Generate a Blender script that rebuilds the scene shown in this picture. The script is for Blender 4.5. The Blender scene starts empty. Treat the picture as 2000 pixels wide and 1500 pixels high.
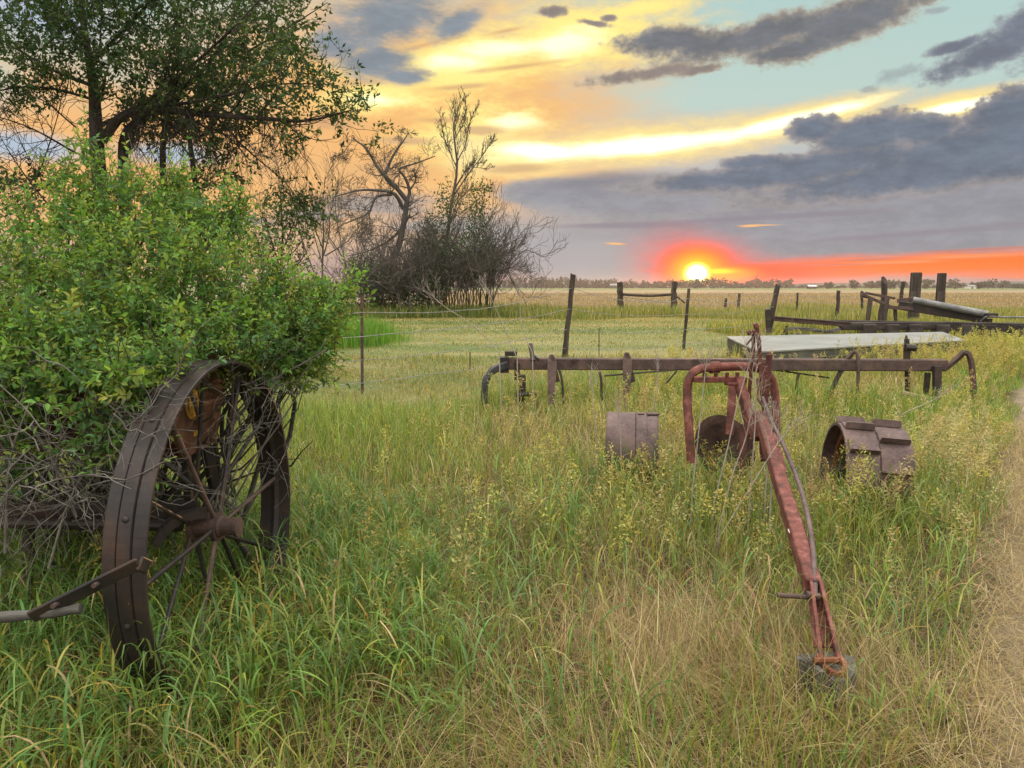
import bpy, math, numpy as np
from mathutils import Vector

SC = bpy.context.scene
COL = SC.collection
rad = math.radians

# ------------------------------------------------------------------ camera
CAM_H, PITCH, FPX = 1.6, rad(7.2), 1502.0
cd = bpy.data.cameras.new('camera')
cam = bpy.data.objects.new('camera', cd)
COL.objects.link(cam)
cam.location = (0, 0, CAM_H)
cam.rotation_euler = (math.pi / 2 - PITCH, 0, 0)
cd.sensor_fit = 'HORIZONTAL'
cd.sensor_width = 36.0
cd.lens = 36.0 * FPX / 2000.0
cd.clip_start = 0.05
cd.clip_end = 30000
SC.cycles.volume_step_rate = 5
SC.camera = cam
SC.render.resolution_x, SC.render.resolution_y = 1024, 768
SC.render.engine = 'CYCLES'
SC.cycles.max_bounces = 7
SC.cycles.diffuse_bounces = 3
SC.cycles.glossy_bounces = 2
SC.cycles.transmission_bounces = 4
SC.cycles.transparent_max_bounces = 4
SC.cycles.volume_bounces = 0
SC.view_settings.view_transform = 'Standard'
SC.view_settings.look = 'None'
SC.view_settings.gamma = 1.0
SC.view_settings.exposure = 0.0

def ray(px, py):
    """direction (per unit of forward distance Y) of a point measured on the photograph"""
    x = (px - 1000) / FPX
    d = (py - 750) / FPX
    cy = math.cos(PITCH) - math.sin(PITCH) * d
    cz = -math.sin(PITCH) - math.cos(PITCH) * d
    return x / cy, cz / cy

def W(px, py, Y):
    a, b = ray(px, py)
    return np.array([a * Y, Y, CAM_H + b * Y])

def G(px, py, z=0.0):
    a, b = ray(px, py)
    Y = (z - CAM_H) / b
    return np.array([a * Y, Y, z])

def azel(px, py):
    a, b = ray(px, py)
    return math.degrees(math.atan2(a, 1)), math.degrees(math.atan2(b, math.hypot(a, 1)))

def s2l(c):
    c = np.asarray(c, float) / 255.0
    return np.where(c <= 0.04045, c / 12.92, ((c + 0.055) / 1.055) ** 2.4)

# ------------------------------------------------------------------ sky
SUN_AZ, SUN_EL = azel(1362, 538)
world = bpy.data.worlds.new('World')
SC.world = world
world.use_nodes = True

def build_sky():
    nt = world.node_tree
    nt.nodes.clear()
    N = nt.nodes.new
    L = nt.links.new
    def math_(op, a, b=None, clamp=False):
        n = N('ShaderNodeMath'); n.operation = op; n.use_clamp = clamp
        for i, v in enumerate((a, b)):
            if v is None: continue
            if isinstance(v, (int, float)): n.inputs[i].default_value = v
            else: L(v, n.inputs[i])
        return n.outputs[0]
    def maprange(v, a, b, c=0.0, d=1.0, smooth=True):
        n = N('ShaderNodeMapRange')
        n.interpolation_type = 'SMOOTHSTEP' if smooth else 'LINEAR'
        L(v, n.inputs[0])
        n.inputs[1].default_value, n.inputs[2].default_value = a, b
        n.inputs[3].default_value, n.inputs[4].default_value = c, d
        return n.outputs[0]
    def mixc(f, a, b):
        n = N('ShaderNodeMix'); n.data_type = 'RGBA'
        L(f, n.inputs[0]) if not isinstance(f, float) else setattr(n.inputs[0], 'default_value', f)
        for s, v in ((6, a), (7, b)):
            if isinstance(v, (tuple, list, np.ndarray)):
                n.inputs[s].default_value = (*[float(x) for x in v[:3]], 1)
            else: L(v, n.inputs[s])
        return n.outputs[2]
    tc = N('ShaderNodeTexCoord')
    sep = N('ShaderNodeSeparateXYZ'); L(tc.outputs['Generated'], sep.inputs[0])
    az = math_('MULTIPLY', math_('ARCTAN2', sep.outputs[0], sep.outputs[1]), 57.2958)
    el = math_('MULTIPLY', math_('ARCSINE', sep.outputs[2]), 57.2958)
    comb = N('ShaderNodeCombineXYZ'); L(az, comb.inputs[0]); L(el, comb.inputs[1])
    P = comb.outputs[0]
    def noise(sx, sy, detail=7, rough=0.58, off=0.0, rot=0.0, color=False):
        m = N('ShaderNodeMapping'); L(P, m.inputs[0])
        m.inputs['Location'].default_value = (off, off * 1.7, off * 0.3)
        m.inputs['Rotation'].default_value = (0, 0, rad(rot))
        m.inputs['Scale'].default_value = (sx, sy, 1)
        n = N('ShaderNodeTexNoise'); L(m.outputs[0], n.inputs['Vector'])
        n.inputs['Scale'].default_value = 1.0
        n.inputs['Detail'].default_value = detail
        n.inputs['Roughness'].default_value = rough
        return n.outputs['Color'] if color else n.outputs[0]
    n_soft = noise(0.16, 0.42, 6, 0.55, 3.1, 8)
    n_cum = math_('ADD', math_('MULTIPLY', noise(0.38, 0.60, 5, 0.55, 9.7), 0.5), math_('MULTIPLY', noise(1.25, 1.7, 9, 0.66, 33.0), 0.5))
    n_streak = noise(0.10, 1.7, 7, 0.6, 5.5, 4)
    n_wisp = math_('ADD', math_('MULTIPLY', noise(0.16, 0.5, 5, 0.6, 21.0, 12), 0.5), math_('MULTIPLY', noise(0.55, 1.5, 9, 0.68, 61.0, 16), 0.5))
    n_fine = math_('ADD', math_('MULTIPLY', noise(0.30, 0.85, 4, 0.5, 71.0, 6), 0.55), math_('MULTIPLY', noise(0.95, 2.2, 9, 0.64, 83.0, 10), 0.45))
    def field(ells, nz, amp, after):
        cur = None
        # each layer's coordinates hang on the layer below (by a nothing), so the shader is worked through layer by layer
        ch = N('ShaderNodeVectorMath'); ch.operation = 'MULTIPLY_ADD'
        L(after, ch.inputs[0]); ch.inputs[1].default_value = (1e-7, 1e-7, 1e-7); L(comb.outputs[0], ch.inputs[2])
        P = ch.outputs[0]
        for (px, py, rx, ry, rot) in ells:
            u, v = azel(px, py)
            ru = abs(azel(px + rx, py)[0] - azel(px - rx, py)[0]) / 2
            rv = abs(azel(px, py - ry)[1] - azel(px, py + ry)[1]) / 2
            m = N('ShaderNodeMapping'); m.vector_type = 'TEXTURE'; L(P, m.inputs[0])
            m.inputs['Location'].default_value = (u, v, 0)
            m.inputs['Rotation'].default_value = (0, 0, rad(rot))
            m.inputs['Scale'].default_value = (ru, rv, 1)
            ln = N('ShaderNodeVectorMath'); ln.operation = 'LENGTH'; L(m.outputs[0], ln.inputs[0])
            q = ln.outputs['Value']
            if cur is None: cur = q
            else:
                s = N('ShaderNodeMath'); s.operation = 'SMOOTH_MIN'
                L(cur, s.inputs[0]); L(q, s.inputs[1]); s.inputs[2].default_value = 0.35
                cur = s.outputs[0]
        return math_('ADD', cur, math_('MULTIPLY', math_('SUBTRACT', nz, 0.5), amp)) if nz is not None else cur
    def layer(base, ells, nz, amp, edge, core, c_in, c_out, strength=1.0, gain=1.0, tex=0.0):
        """paint a bank of cloud or glow over base: edge = where it starts, core = where it is full"""
        q = field(ells, nz, amp, base)
        m = maprange(q, edge, core)
        if strength != 1.0: m = math_('MULTIPLY', m, strength)
        ci, co = s2l(c_in) * gain, s2l(c_out) * gain
        c = mixc(maprange(q, edge, core * 0.5), co, ci)
        if tex:   # billows inside the cloud
            t = N('ShaderNodeVectorMath'); t.operation = 'SCALE'; L(c, t.inputs[0])
            L(maprange(n_fine, 0.36, 0.64, 1 - tex, 1 + tex), t.inputs['Scale']); c = t.outputs[0]
        return mixc(m, base, c)
    # clear sky: the physical sky, paled by thin high cloud
    sky = N('ShaderNodeTexSky'); sky.sky_type = 'NISHITA'; sky.sun_disc = False
    sky.sun_elevation = rad(max(SUN_EL, 1.0)); sky.sun_rotation = rad(SUN_AZ)
    sky.air_density = 1.2; sky.dust_density = 2.0; sky.ozone_density = 2.0
    phys = N('ShaderNodeVectorMath'); phys.operation = 'SCALE'
    L(sky.outputs[0], phys.inputs[0]); phys.inputs['Scale'].default_value = 0.12
    rmp = N('ShaderNodeValToRGB')
    L(maprange(el, 0, 90, 0, 1, False), rmp.inputs[0])
    stops = [(0.0, (186, 150, 150)), (0.03, (176, 160, 165)), (0.08, (186, 190, 196)), (0.14, (196, 222, 214)),
             (0.24, (182, 216, 214)), (0.40, (206, 220, 224)), (0.7, (226, 232, 238)), (1.0, (232, 236, 242))]
    cr = rmp.color_ramp
    while len(cr.elements) < len(stops): cr.elements.new(0.5)
    for e, (p, c) in zip(cr.elements, stops):
        e.position = p; e.color = (*s2l(c), 1)
    c = mixc(0.12, rmp.outputs[0], phys.outputs[0])
    # unseen sky overhead and behind: broken cloud made extra bright to light the foreground
    hi = maprange(el, 24, 48)
    beh = math_('MULTIPLY', maprange(sep.outputs[1], 0.35, -0.25), maprange(el, -2, 6))
    up = math_('MAXIMUM', hi, beh)
    hgt = maprange(sep.outputs[2], 0.20, 0.92, 0.34, 1.28)
    n_up = noise(0.05, 0.08, 5, 0.55, 40)
    sc_ = N('ShaderNodeVectorMath'); sc_.operation = 'SCALE'
    L(mixc(maprange(n_up, 0.35, 0.65), UP_A, UP_B), sc_.inputs[0]); L(hgt, sc_.inputs['Scale'])
    c = mixc(up, c, sc_.outputs[0])
    # warm wash on the left, glow, bright band
    c = layer(c, [(760, 230, 560, 300, 0), (300, 350, 500, 260, 0)], n_soft, 0.9, 1.25, 0.45, (248, 190, 122), (232, 200, 160))
    c = layer(c, [(880, 130, 340, 95, 4), (1120, 70, 310, 88, 2), (1250, 15, 160, 30, 4), (930, 275, 190, 95, 0), (740, 190, 190, 50, 0)], n_wisp, 2.2, 1.15, 0.3,
              (255, 236, 144), (252, 208, 124), gain=1.08)
    c = layer(c, [(1110, 85, 120, 40, 8), (985, 95, 170, 30, 4), (1000, 240, 80, 30, 0), (880, 120, 110, 28, 0), (930, 300, 80, 50, 0), (740, 195, 110, 20, 0)], n_wisp, 2.0, 1.1, 0.1, (255, 252, 210), (255, 234, 140), gain=1.25)
    c = layer(c, [(1250, 285, 330, 50, 4), (1010, 305, 170, 58, 0), (1520, 245, 260, 36, 9), (1850, 210, 240, 32, 6)], n_wisp, 1.5, 1.25, 0.4,
              (255, 234, 156), (250, 208, 146), gain=1.02)
    c = layer(c, [(1270, 283, 300, 22, 4), (1060, 296, 120, 22, -2), (1530, 240, 200, 15, 10), (1860, 212, 160, 14, 7)], n_wisp, 1.5, 1.2, 0.45,
              (255, 251, 222), (255, 236, 164), gain=1.5)
    # peach and grey streaks through the glow
    c = layer(c, [(820, 90, 120, 10, 14), (700, 160, 130, 14, 8), (640, 240, 110, 22, 0), (900, 170, 110, 9, 5), (1010, 130, 120, 8, 6), (760, 330, 160, 30, 0), (990, 60, 60, 8, 10), (860, 235, 80, 10, 0)], n_wisp, 2.4, 1.05, 0.2,
              (216, 170, 124), (240, 192, 128), strength=0.75)
    # dark top-left cloud, pale blue gaps far left
    c = layer(c, [(755, 45, 150, 80, 14), (735, 118, 95, 45, 8), (890, 48, 80, 30, 24), (660, 85, 80, 50, 0), (790, 150, 60, 20, 0)], n_wisp, 2.2, 1.2, 0.45,
              (140, 149, 158), (206, 184, 156), tex=0.1)
    c = layer(c, [(90, 30, 190, 60, 0), (40, 285, 170, 34, 0), (330, 300, 130, 30, 0)], n_soft, 0.8, 1.2, 0.4, (184, 198, 214), (220, 205, 190))
    c = layer(c, [(740, 400, 170, 34, 0), (620, 420, 110, 20, 0), (860, 440, 150, 26, 0), (420, 430, 170, 16, 0)], n_streak, 1.3, 1.2, 0.4,
              (168, 160, 156), (226, 180, 134), strength=0.9)
    c = layer(c, [(940, 255, 60, 12, 0), (1010, 330, 90, 12, 2), (790, 275, 70, 10, 0)], n_wisp, 1.6, 1.2, 0.4, (214, 174, 132), (240, 200, 140), strength=0.8)
    # the great grey bank low across the middle and right
    c = layer(c, [(1560, 455, 640, 92, 2), (1330, 385, 330, 52, 3), (1120, 380, 170, 34, -2), (1880, 420, 430, 120, 4), (1130, 500, 130, 60, 0), (1500, 520, 420, 40, 0)],
              n_cum, 0.6, 1.10, 0.78, (150, 152, 160), (172, 167, 165), tex=0.09)
    c = layer(c, [(1120, 500, 190, 70, 0), (1000, 470, 150, 60, 0)], n_soft, 0.6, 1.3, 0.3, (176, 174, 176), (168, 162, 164), strength=0.85)
    c = layer(c, [(1180, 352, 150, 22, 3), (1420, 362, 260, 20, 3), (1700, 385, 300, 14, 5)], n_wisp, 1.6, 1.25, 0.25, (130, 131, 142), (150, 145, 152), strength=0.75)
    c = layer(c, [(1500, 425, 300, 9, 2), (1250, 440, 200, 8, 0), (1800, 455, 260, 12, 3)], n_streak, 1.6, 1.1, 0.3, (140, 134, 146), (150, 142, 150), strength=0.7)
    # cumulus ridge on the right, in front of the band
    c = layer(c, [(1880, 290, 330, 44, 9), (1620, 318, 240, 30, 6), (1690, 265, 115, 42, 10), (1590, 252, 60, 30, 0), (1970, 228, 95, 60, 14), (1470, 318, 80, 16, 2), (1800, 252, 80, 34, 0), (1820, 335, 420, 46, 6), (1480, 345, 280, 28, 3)],
              n_cum, 1.7, 1.14, 0.82, (112, 123, 138), (164, 156, 154), tex=0.13)
    # dark clouds along the top
    c = layer(c, [(1480, 72, 230, 36, 9), (1660, 40, 190, 52, 16), (1300, 80, 110, 32, 2), (1560, 95, 120, 22, 6)], n_cum, 2.2, 1.18, 0.70, (118, 122, 128), (188, 174, 154), tex=0.12)
    c = layer(c, [(1260, 146, 150, 17, 5), (1370, 135, 70, 12, 8), (1190, 35, 24, 9, 0), (1085, 22, 36, 14, 0), (1160, 45, 44, 8, -10)], n_cum, 2.8, 1.1, 0.45,
              (146, 136, 130), (196, 178, 152), tex=0.1)
    c = layer(c, [(1930, 108, 150, 34, 12), (1995, 60, 70, 56, 20), (1860, 92, 60, 13, 10), (2080, 90, 120, 70, 0)], n_cum, 2.4, 1.18, 0.68, (120, 127, 140), (172, 180, 182), tex=0.12)
    c = layer(c, [(1770, 140, 90, 22, 10), (1830, 20, 40, 10, 0), (1700, 175, 30, 12, 0)], n_cum, 2.4, 0.9, 0.3, (150, 156, 160), (176, 190, 190), strength=0.6)
    # orange strip low on the right, little lit streaks
    c = layer(c, [(1850, 518, 500, 31, 0.6), (1560, 530, 300, 20, 0), (2100, 516, 320, 38, 0)], n_streak, 1.1, 1.1, 0.5, (255, 112, 22), (244, 112, 60), gain=1.2)
    c = layer(c, [(1900, 500, 210, 7, 1.5), (1750, 512, 140, 5, 1)], n_streak, 1.2, 1.1, 0.3, (255, 150, 92), (255, 134, 84))
    c = layer(c, [(1700, 507, 120, 3, 2), (1600, 518, 150, 2.5, 1), (1900, 488, 160, 3, 2)], n_streak, 1.2, 1.1, 0.3, (196, 128, 116), (226, 128, 98), strength=0.8)
    c = layer(c, [(1850, 555, 600, 9, 0)], n_streak, 0.5, 1.25, 0.4, (184, 148, 156), (210, 140, 126), strength=0.85)
    c = layer(c, [(1466, 441, 34, 4, 2), (1201, 476, 26, 3, -3), (1480, 440, 60, 2, 0)], n_streak, 1.2, 1.05, 0.3, (252, 196, 130), (214, 160, 134))
    # the sun behind the horizon trees, and the glow in the air around it
    c = layer(c, [(1368, 527, 165, 84, -12), (1470, 540, 260, 42, 0)], n_wisp, 0.5, 1.2, 0.05, (255, 58, 20), (228, 104, 90), strength=0.95, gain=1.35)
    c = layer(c, [(1362, 532, 80, 60, -4), (1400, 535, 100, 22, 0)], None, 0, 1.25, 0.45, (255, 140, 24), (255, 76, 34), gain=1.7)
    c = layer(c, [(1360, 533, 48, 38, 0), (1400, 530, 52, 9, 0)], None, 0, 1.25, 0.3, (255, 214, 30), (255, 130, 8), gain=1.5)
    c = layer(c, [(1361, 535, 22, 19, 0)], None, 0, 1.4, 0.3, (255, 255, 224), (255, 240, 90), gain=5)
    # under the horizon
    c = mixc(maprange(el, -0.2, -1.5), c, s2l((120, 112, 90)))
    bg = N('ShaderNodeBackground'); L(c, bg.inputs[0]); bg.inputs[1].default_value = 1.0
    out = N('ShaderNodeOutputWorld'); L(bg.outputs[0], out.inputs[0])

UP_A = np.array([2.05, 1.98, 1.82])
UP_B = np.array([3.0, 2.86, 2.58])
build_sky()

sl = bpy.data.lights.new('sun', 'SUN')
sl.energy = 1.1
sl.angle = rad(0.6)
sl.color = (1.0, 0.55, 0.28)
so = bpy.data.objects.new('sun', sl)
COL.objects.link(so)
sd = Vector((math.sin(rad(SUN_AZ)) * math.cos(rad(1.6)), math.cos(rad(SUN_AZ)) * math.cos(rad(1.6)), math.sin(rad(1.6))))
so.rotation_euler = (-sd).to_track_quat('-Z', 'Y').to_euler()
so.location = (0, 0, 50)

# ------------------------------------------------------------------ mesh helpers
ORIGIN = {}

class MB:
    """collects numpy geometry and links it as ONE mesh object"""
    def __init__(s): s.v, s.f, s.c, s.n = [], [], [], 0
    def add(s, v, f, col=None):
        v = np.asarray(v, float).reshape(-1, 3)
        f = np.asarray(f, int)
        s.v.append(v); s.f.append(f + s.n); s.n += len(v)
        if col is None: col = (0.5, 0.5, 0.5)
        col = np.asarray(col, float)
        s.c.append(np.broadcast_to(col, (len(v), 3)) if col.ndim == 1 else col)
        return s
    def build(s, name, mat, parent=None, base=None, smooth=False, colors=False):
        v = np.concatenate(s.v)
        if parent is not None: org = ORIGIN[parent.name]
        else: org = np.array(base if base is not None else (0, 0, 0), float)
        me = bpy.data.meshes.new(name)
        me.vertices.add(len(v))
        me.vertices.foreach_set('co', (v - org).astype(np.float32).ravel())
        loops = np.concatenate([f.ravel() for f in s.f])
        tot = np.concatenate([np.full(len(f), f.shape[1]) for f in s.f])
        start = np.concatenate([[0], np.cumsum(tot)[:-1]])
        me.loops.add(len(loops)); me.loops.foreach_set('vertex_index', loops.astype(np.int32))
        me.polygons.add(len(tot))
        me.polygons.foreach_set('loop_start', start.astype(np.int32))
        me.polygons.foreach_set('loop_total', tot.astype(np.int32))
        me.polygons.foreach_set('use_smooth', np.full(len(tot), smooth))
        if colors:
            a = me.color_attributes.new('Col', 'FLOAT_COLOR', 'POINT')
            c = np.ones((len(v), 4), np.float32); c[:, :3] = np.concatenate(s.c)
            a.data.foreach_set('color', c.ravel())
        me.update(calc_edges=True); me.validate()
        me.materials.append(mat)
        o = bpy.data.objects.new(name, me)
        COL.objects.link(o)
        if parent is not None: o.parent = parent
        else: o.location = org
        ORIGIN[o.name] = org
        return o

def empty(name, base):
    o = bpy.data.objects.new(name, None)
    COL.objects.link(o)
    o.empty_display_size = 0.2
    o.location = [float(x) for x in base]
    ORIGIN[o.name] = np.array(base, float)
    return o

def tag(o, label=None, cat=None, group=None, kind=None):
    if label: o['label'] = label
    if cat: o['category'] = cat
    if group: o['group'] = group
    if kind: o['kind'] = kind
    return o

def norm(v):
    v = np.asarray(v, float)
    return v / (np.linalg.norm(v, axis=-1, keepdims=True) + 1e-12)

def perp_frames(T):
    """two unit vectors square to T (any leading shape)"""
    ref = np.where(np.abs(T[..., 2:3]) > 0.9, np.array([1.0, 0, 0]), np.array([0, 0, 1.0]))
    a = norm(np.cross(T, ref)); b = np.cross(T, a)
    return a, b

def tubes(P, R, sides=5, cap=False):
    """P (n,k,3), R (n,k): n tubes as one vertex/face set"""
    P = np.asarray(P, float); R = np.asarray(R, float)
    if P.ndim == 2: P = P[None]; R = np.broadcast_to(R, P.shape[:2]) if R.ndim < 2 else R
    if R.ndim == 1: R = R[None]
    n, k, _ = P.shape
    R = np.broadcast_to(R, (n, k))
    T = np.empty_like(P)
    T[:, 1:-1] = P[:, 2:] - P[:, :-2]; T[:, 0] = P[:, 1] - P[:, 0]; T[:, -1] = P[:, -1] - P[:, -2]
    T = norm(T)
    A = np.empty_like(P); 
    a0, _ = perp_frames(T[:, 0]); A[:, 0] = a0
    for i in range(1, k):
        a = A[:, i - 1] - T[:, i] * (A[:, i - 1] * T[:, i]).sum(-1, keepdims=True)
        A[:, i] = norm(a)
    B = np.cross(T, A)
    th = np.arange(sides) * 2 * np.pi / sides
    ring = (np.cos(th)[None, None, :, None] * A[:, :, None] + np.sin(th)[None, None, :, None] * B[:, :, None])
    V = P[:, :, None] + ring * R[:, :, None, None]
    idx = np.arange(n * k * sides).reshape(n, k, sides)
    i0 = idx[:, :-1]; i1 = idx[:, 1:]
    F = np.stack([i0, np.roll(i0, -1, 2), np.roll(i1, -1, 2), i1], -1).reshape(-1, 4)
    return V.reshape(-1, 3), F, idx

def add_tube(mb, pts, r, sides=10, cap=True, col=None):
    pts = np.asarray(pts, float)
    r = np.broadcast_to(np.asarray(r, float), (len(pts),))
    v, f, idx = tubes(pts[None], r[None], sides)
    mb.add(v, f, col)
    if cap:
        for e in (0, -1):
            ring = v[idx[0, e]]
            vv = np.vstack([ring, ring.mean(0)[None]])
            ff = np.array([[i, (i + 1) % sides, sides] for i in range(sides)])
            mb.add(vv, ff if e == -1 else ff[:, ::-1], col)

def smooth_path(pts, n=24):
    """Catmull-Rom through pts"""
    p = np.asarray(pts, float)
    p = np.vstack([2 * p[0] - p[1], p, 2 * p[-1] - p[-2]])
    m = len(p) - 3
    out = []
    for t in np.linspace(0, m - 1e-6, n):
        i = int(t); u = t - i
        a, b, c, d = p[i:i + 4]
        out.append(0.5 * ((2 * b) + (c - a) * u + (2 * a - 5 * b + 4 * c - d) * u * u + (3 * b - a - 3 * c + d) * u ** 3))
    return np.array(out)

def add_hex(mb, c8, bev=0.0, col=None):
    """a solid from 8 corners: 0-3 one end (loop), 4-7 the other"""
    c8 = np.asarray(c8, float)
    if bev > 0:
        cen = c8.mean(0)
        # chamfer: three copies of the box, each shrunk along two axes, joined by faces
        ax = [norm(c8[1] - c8[0]), norm(c8[3] - c8[0]), norm(c8[4] - c8[0])]
        e = [[(1, 0), (2, 3), (5, 4), (6, 7)], [(3, 0), (2, 1), (7, 4), (6, 5)], [(4, 0), (5, 1), (6, 2), (7, 3)]]
        V = np.zeros((8, 3, 3))
        for i in range(8):
            nb = []
            for a in range(3):
                for (p, q) in e[a]:
                    if p == i: nb.append(-1)
                    if q == i: nb.append(1)
            for a in range(3):  # vertex on the face square to axis a: moved in along the other two
                o = c8[i].copy()
                for b in range(3):
                    if b != a: o = o + ax[b] * nb[b] * bev
                V[i, a] = o
        vi = lambda i, a: i * 3 + a
        q = []
        for a, loops in ((2, [(3, 2, 1, 0), (4, 5, 6, 7)]), (1, [(0, 1, 5, 4), (2, 3, 7, 6)]), (0, [(1, 2, 6, 5), (3, 0, 4, 7)])):
            for l in loops: q.append([vi(i, a) for i in l])
        edges = [((0, 1), 1, 2), ((3, 2), 1, 2), ((4, 5), 1, 2), ((7, 6), 1, 2), ((0, 3), 0, 2), ((1, 2), 0, 2), ((4, 7), 0, 2), ((5, 6), 0, 2),
                 ((0, 4), 0, 1), ((1, 5), 0, 1), ((2, 6), 0, 1), ((3, 7), 0, 1)]
        for (i, j), a, b in edges: q.append([vi(i, a), vi(j, a), vi(j, b), vi(i, b)])
        mb.add(V.reshape(-1, 3), np.array(q), col)
        mb.add(V.reshape(-1, 3), np.array([[vi(i, 0), vi(i, 1), vi(i, 2)] for i in range(8)]), col)
        return
    f = [(3, 2, 1, 0), (4, 5, 6, 7), (0, 1, 5, 4), (1, 2, 6, 5), (2, 3, 7, 6), (3, 0, 4, 7)]
    mb.add(c8, np.array(f), col)

def add_bar(mb, p0, p1, w, h, up=(0, 0, 1), bev=0.004, col=None, w1=None, h1=None):
    """a square bar from p0 to p1: w across, h along up"""
    p0 = np.asarray(p0, float); p1 = np.asarray(p1, float)
    t = norm(p1 - p0); up = np.asarray(up, float)
    s = np.cross(t, up)
    if np.linalg.norm(s) < 1e-4: s = np.cross(t, np.array([0, 1.0, 0]))
    s = norm(s); u = np.cross(s, t)
    c = []
    for p, ww, hh in ((p0, w, h), (p1, w1 or w, h1 or h)):
        for a, b in ((-1, -1), (1, -1), (1, 1), (-1, 1)):
            c.append(p + s * a * ww / 2 + u * b * hh / 2)
    add_hex(mb, c, min(bev, w * 0.3, h * 0.3), col)

def add_box(mb, c, size, rz=0.0, bev=0.004, col=None):
    c = np.asarray(c, float); sx, sy, sz = [x / 2 for x in size]
    a = np.array([math.cos(rz), math.sin(rz), 0]); b = np.array([-math.sin(rz), math.cos(rz), 0]); z = np.array([0, 0, 1.0])
    p = []
    for k in (-1, 1):
        for i, j in ((-1, -1), (1, -1), (1, 1), (-1, 1)):
            p.append(c + a * i * sx + b * j * sy + z * k * sz)
    add_hex(mb, p, bev, col)

def add_cyl(mb, p0, p1, r, sides=16, col=None, r1=None):
    p0 = np.asarray(p0, float); p1 = np.asarray(p1, float)
    add_tube(mb, [p0, p1], [r, r1 if r1 is not None else r], sides, True, col)

def add_profile_ring(mb, C, n, prof, a0=0, a1=2 * np.pi, seg=64, ref=(0, 0, 1), col=None):
    """revolve a closed (offset along n, radius) profile about the axis n through C"""
    n = norm(n); u = np.asarray(ref, float); u = norm(u - n * (u @ n)); h = np.cross(n, u)
    full = abs(a1 - a0 - 2 * np.pi) < 1e-6
    t = np.linspace(a0, a1, seg + (0 if full else 1), endpoint=not full)
    prof = np.asarray(prof, float); m = len(prof)
    V = (np.asarray(C)[None, None] + n * prof[None, :, 0:1] + (np.cos(t)[:, None, None] * u + np.sin(t)[:, None, None] * h) * prof[None, :, 1:2])
    idx = np.arange(len(t) * m).reshape(len(t), m)
    a = idx if full else idx[:-1]
    b = np.roll(idx, -1, 0) if full else idx[1:]
    F = np.stack([a, b, np.roll(b, -1, 1), np.roll(a, -1, 1)], -1).reshape(-1, 4)
    mb.add(V.reshape(-1, 3), F, col)
    return V

# ------------------------------------------------------------------ materials
MATS = {}
def new_mat(name):
    m = bpy.data.materials.new(name); m.use_nodes = True
    nt = m.node_tree; nt.nodes.clear()
    return m, nt

def mat_worn(name, cols, scale=6.0, rough=0.75, bump=0.25, metal=0.0, stretch=(1, 1, 1), fine=40.0, spec=0.3):
    """weathered surface: three colours broken up by two noises, a fine bump"""
    if name in MATS: return MATS[name]
    m, nt = new_mat(name); N = nt.nodes.new; L = nt.links.new
    tc = N('ShaderNodeTexCoord'); mp = N('ShaderNodeMapping'); L(tc.outputs['Object'], mp.inputs[0])
    mp.inputs['Scale'].default_value = stretch
    n1 = N('ShaderNodeTexNoise'); n1.inputs['Scale'].default_value = scale; n1.inputs['Detail'].default_value = 8; n1.inputs['Roughness'].default_value = 0.62
    n2 = N('ShaderNodeTexNoise'); n2.inputs['Scale'].default_value = fine; n2.inputs['Detail'].default_value = 6; n2.inputs['Roughness'].default_value = 0.7
    L(mp.outputs[0], n1.inputs['Vector']); L(mp.outputs[0], n2.inputs['Vector'])
    ad = N('ShaderNodeMath'); ad.operation = 'MULTIPLY_ADD'; L(n2.outputs[0], ad.inputs[0]); ad.inputs[1].default_value = 0.35
    sb = N('ShaderNodeMath'); sb.operation = 'SUBTRACT'; L(n1.outputs[0], sb.inputs[0]); sb.inputs[1].default_value = 0.175
    L(sb.outputs[0], ad.inputs[2])
    r = N('ShaderNodeValToRGB'); L(ad.outputs[0], r.inputs[0])
    e = r.color_ramp.elements
    while len(e) < len(cols): e.new(0.5)
    for i, c in enumerate(cols):
        e[i].position = 0.34 + 0.32 * i / max(1, len(cols) - 1); e[i].color = (*c, 1)
    b = N('ShaderNodeBsdfPrincipled'); L(r.outputs[0], b.inputs['Base Color'])
    b.inputs['Roughness'].default_value = rough; b.inputs['Metallic'].default_value = metal
    b.inputs['Specular IOR Level'].default_value = spec
    bp = N('ShaderNodeBump'); bp.inputs['Strength'].default_value = bump; bp.inputs['Distance'].default_value = 0.01
    L(ad.outputs[0], bp.inputs['Height']); L(bp.outputs[0], b.inputs['Normal'])
    o = N('ShaderNodeOutputMaterial'); L(b.outputs[0], o.inputs[0])
    MATS[name] = m
    return m

def mat_leaf(name, trans=0.4, rough=0.5, spec=0.25, tint=(1.25, 1.15, 0.55)):
    """leaves and blades: the colour is each leaf's own, light passes through them"""
    if name in MATS: return MATS[name]
    m, nt = new_mat(name); N = nt.nodes.new; L = nt.links.new
    at = N('ShaderNodeAttribute'); at.attribute_name = 'Col'
    b = N('ShaderNodeBsdfPrincipled'); b.inputs['Roughness'].default_value = rough; b.inputs['Specular IOR Level'].default_value = spec
    L(at.outputs['Color'], b.inputs['Base Color'])
    t = N('ShaderNodeBsdfTranslucent')
    mu = N('ShaderNodeMix'); mu.data_type = 'RGBA'; mu.blend_type = 'MULTIPLY'; mu.inputs[0].default_value = 1
    L(at.outputs['Color'], mu.inputs[6]); mu.inputs[7].default_value = (*tint, 1)
    L(mu.outputs[2], t.inputs[0])
    x = N('ShaderNodeMixShader'); x.inputs[0].default_value = trans
    L(b.outputs[0], x.inputs[1]); L(t.outputs[0], x.inputs[2])
    o = N('ShaderNodeOutputMaterial'); L(x.outputs[0], o.inputs[0])
    MATS[name] = m
    return m

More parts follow.
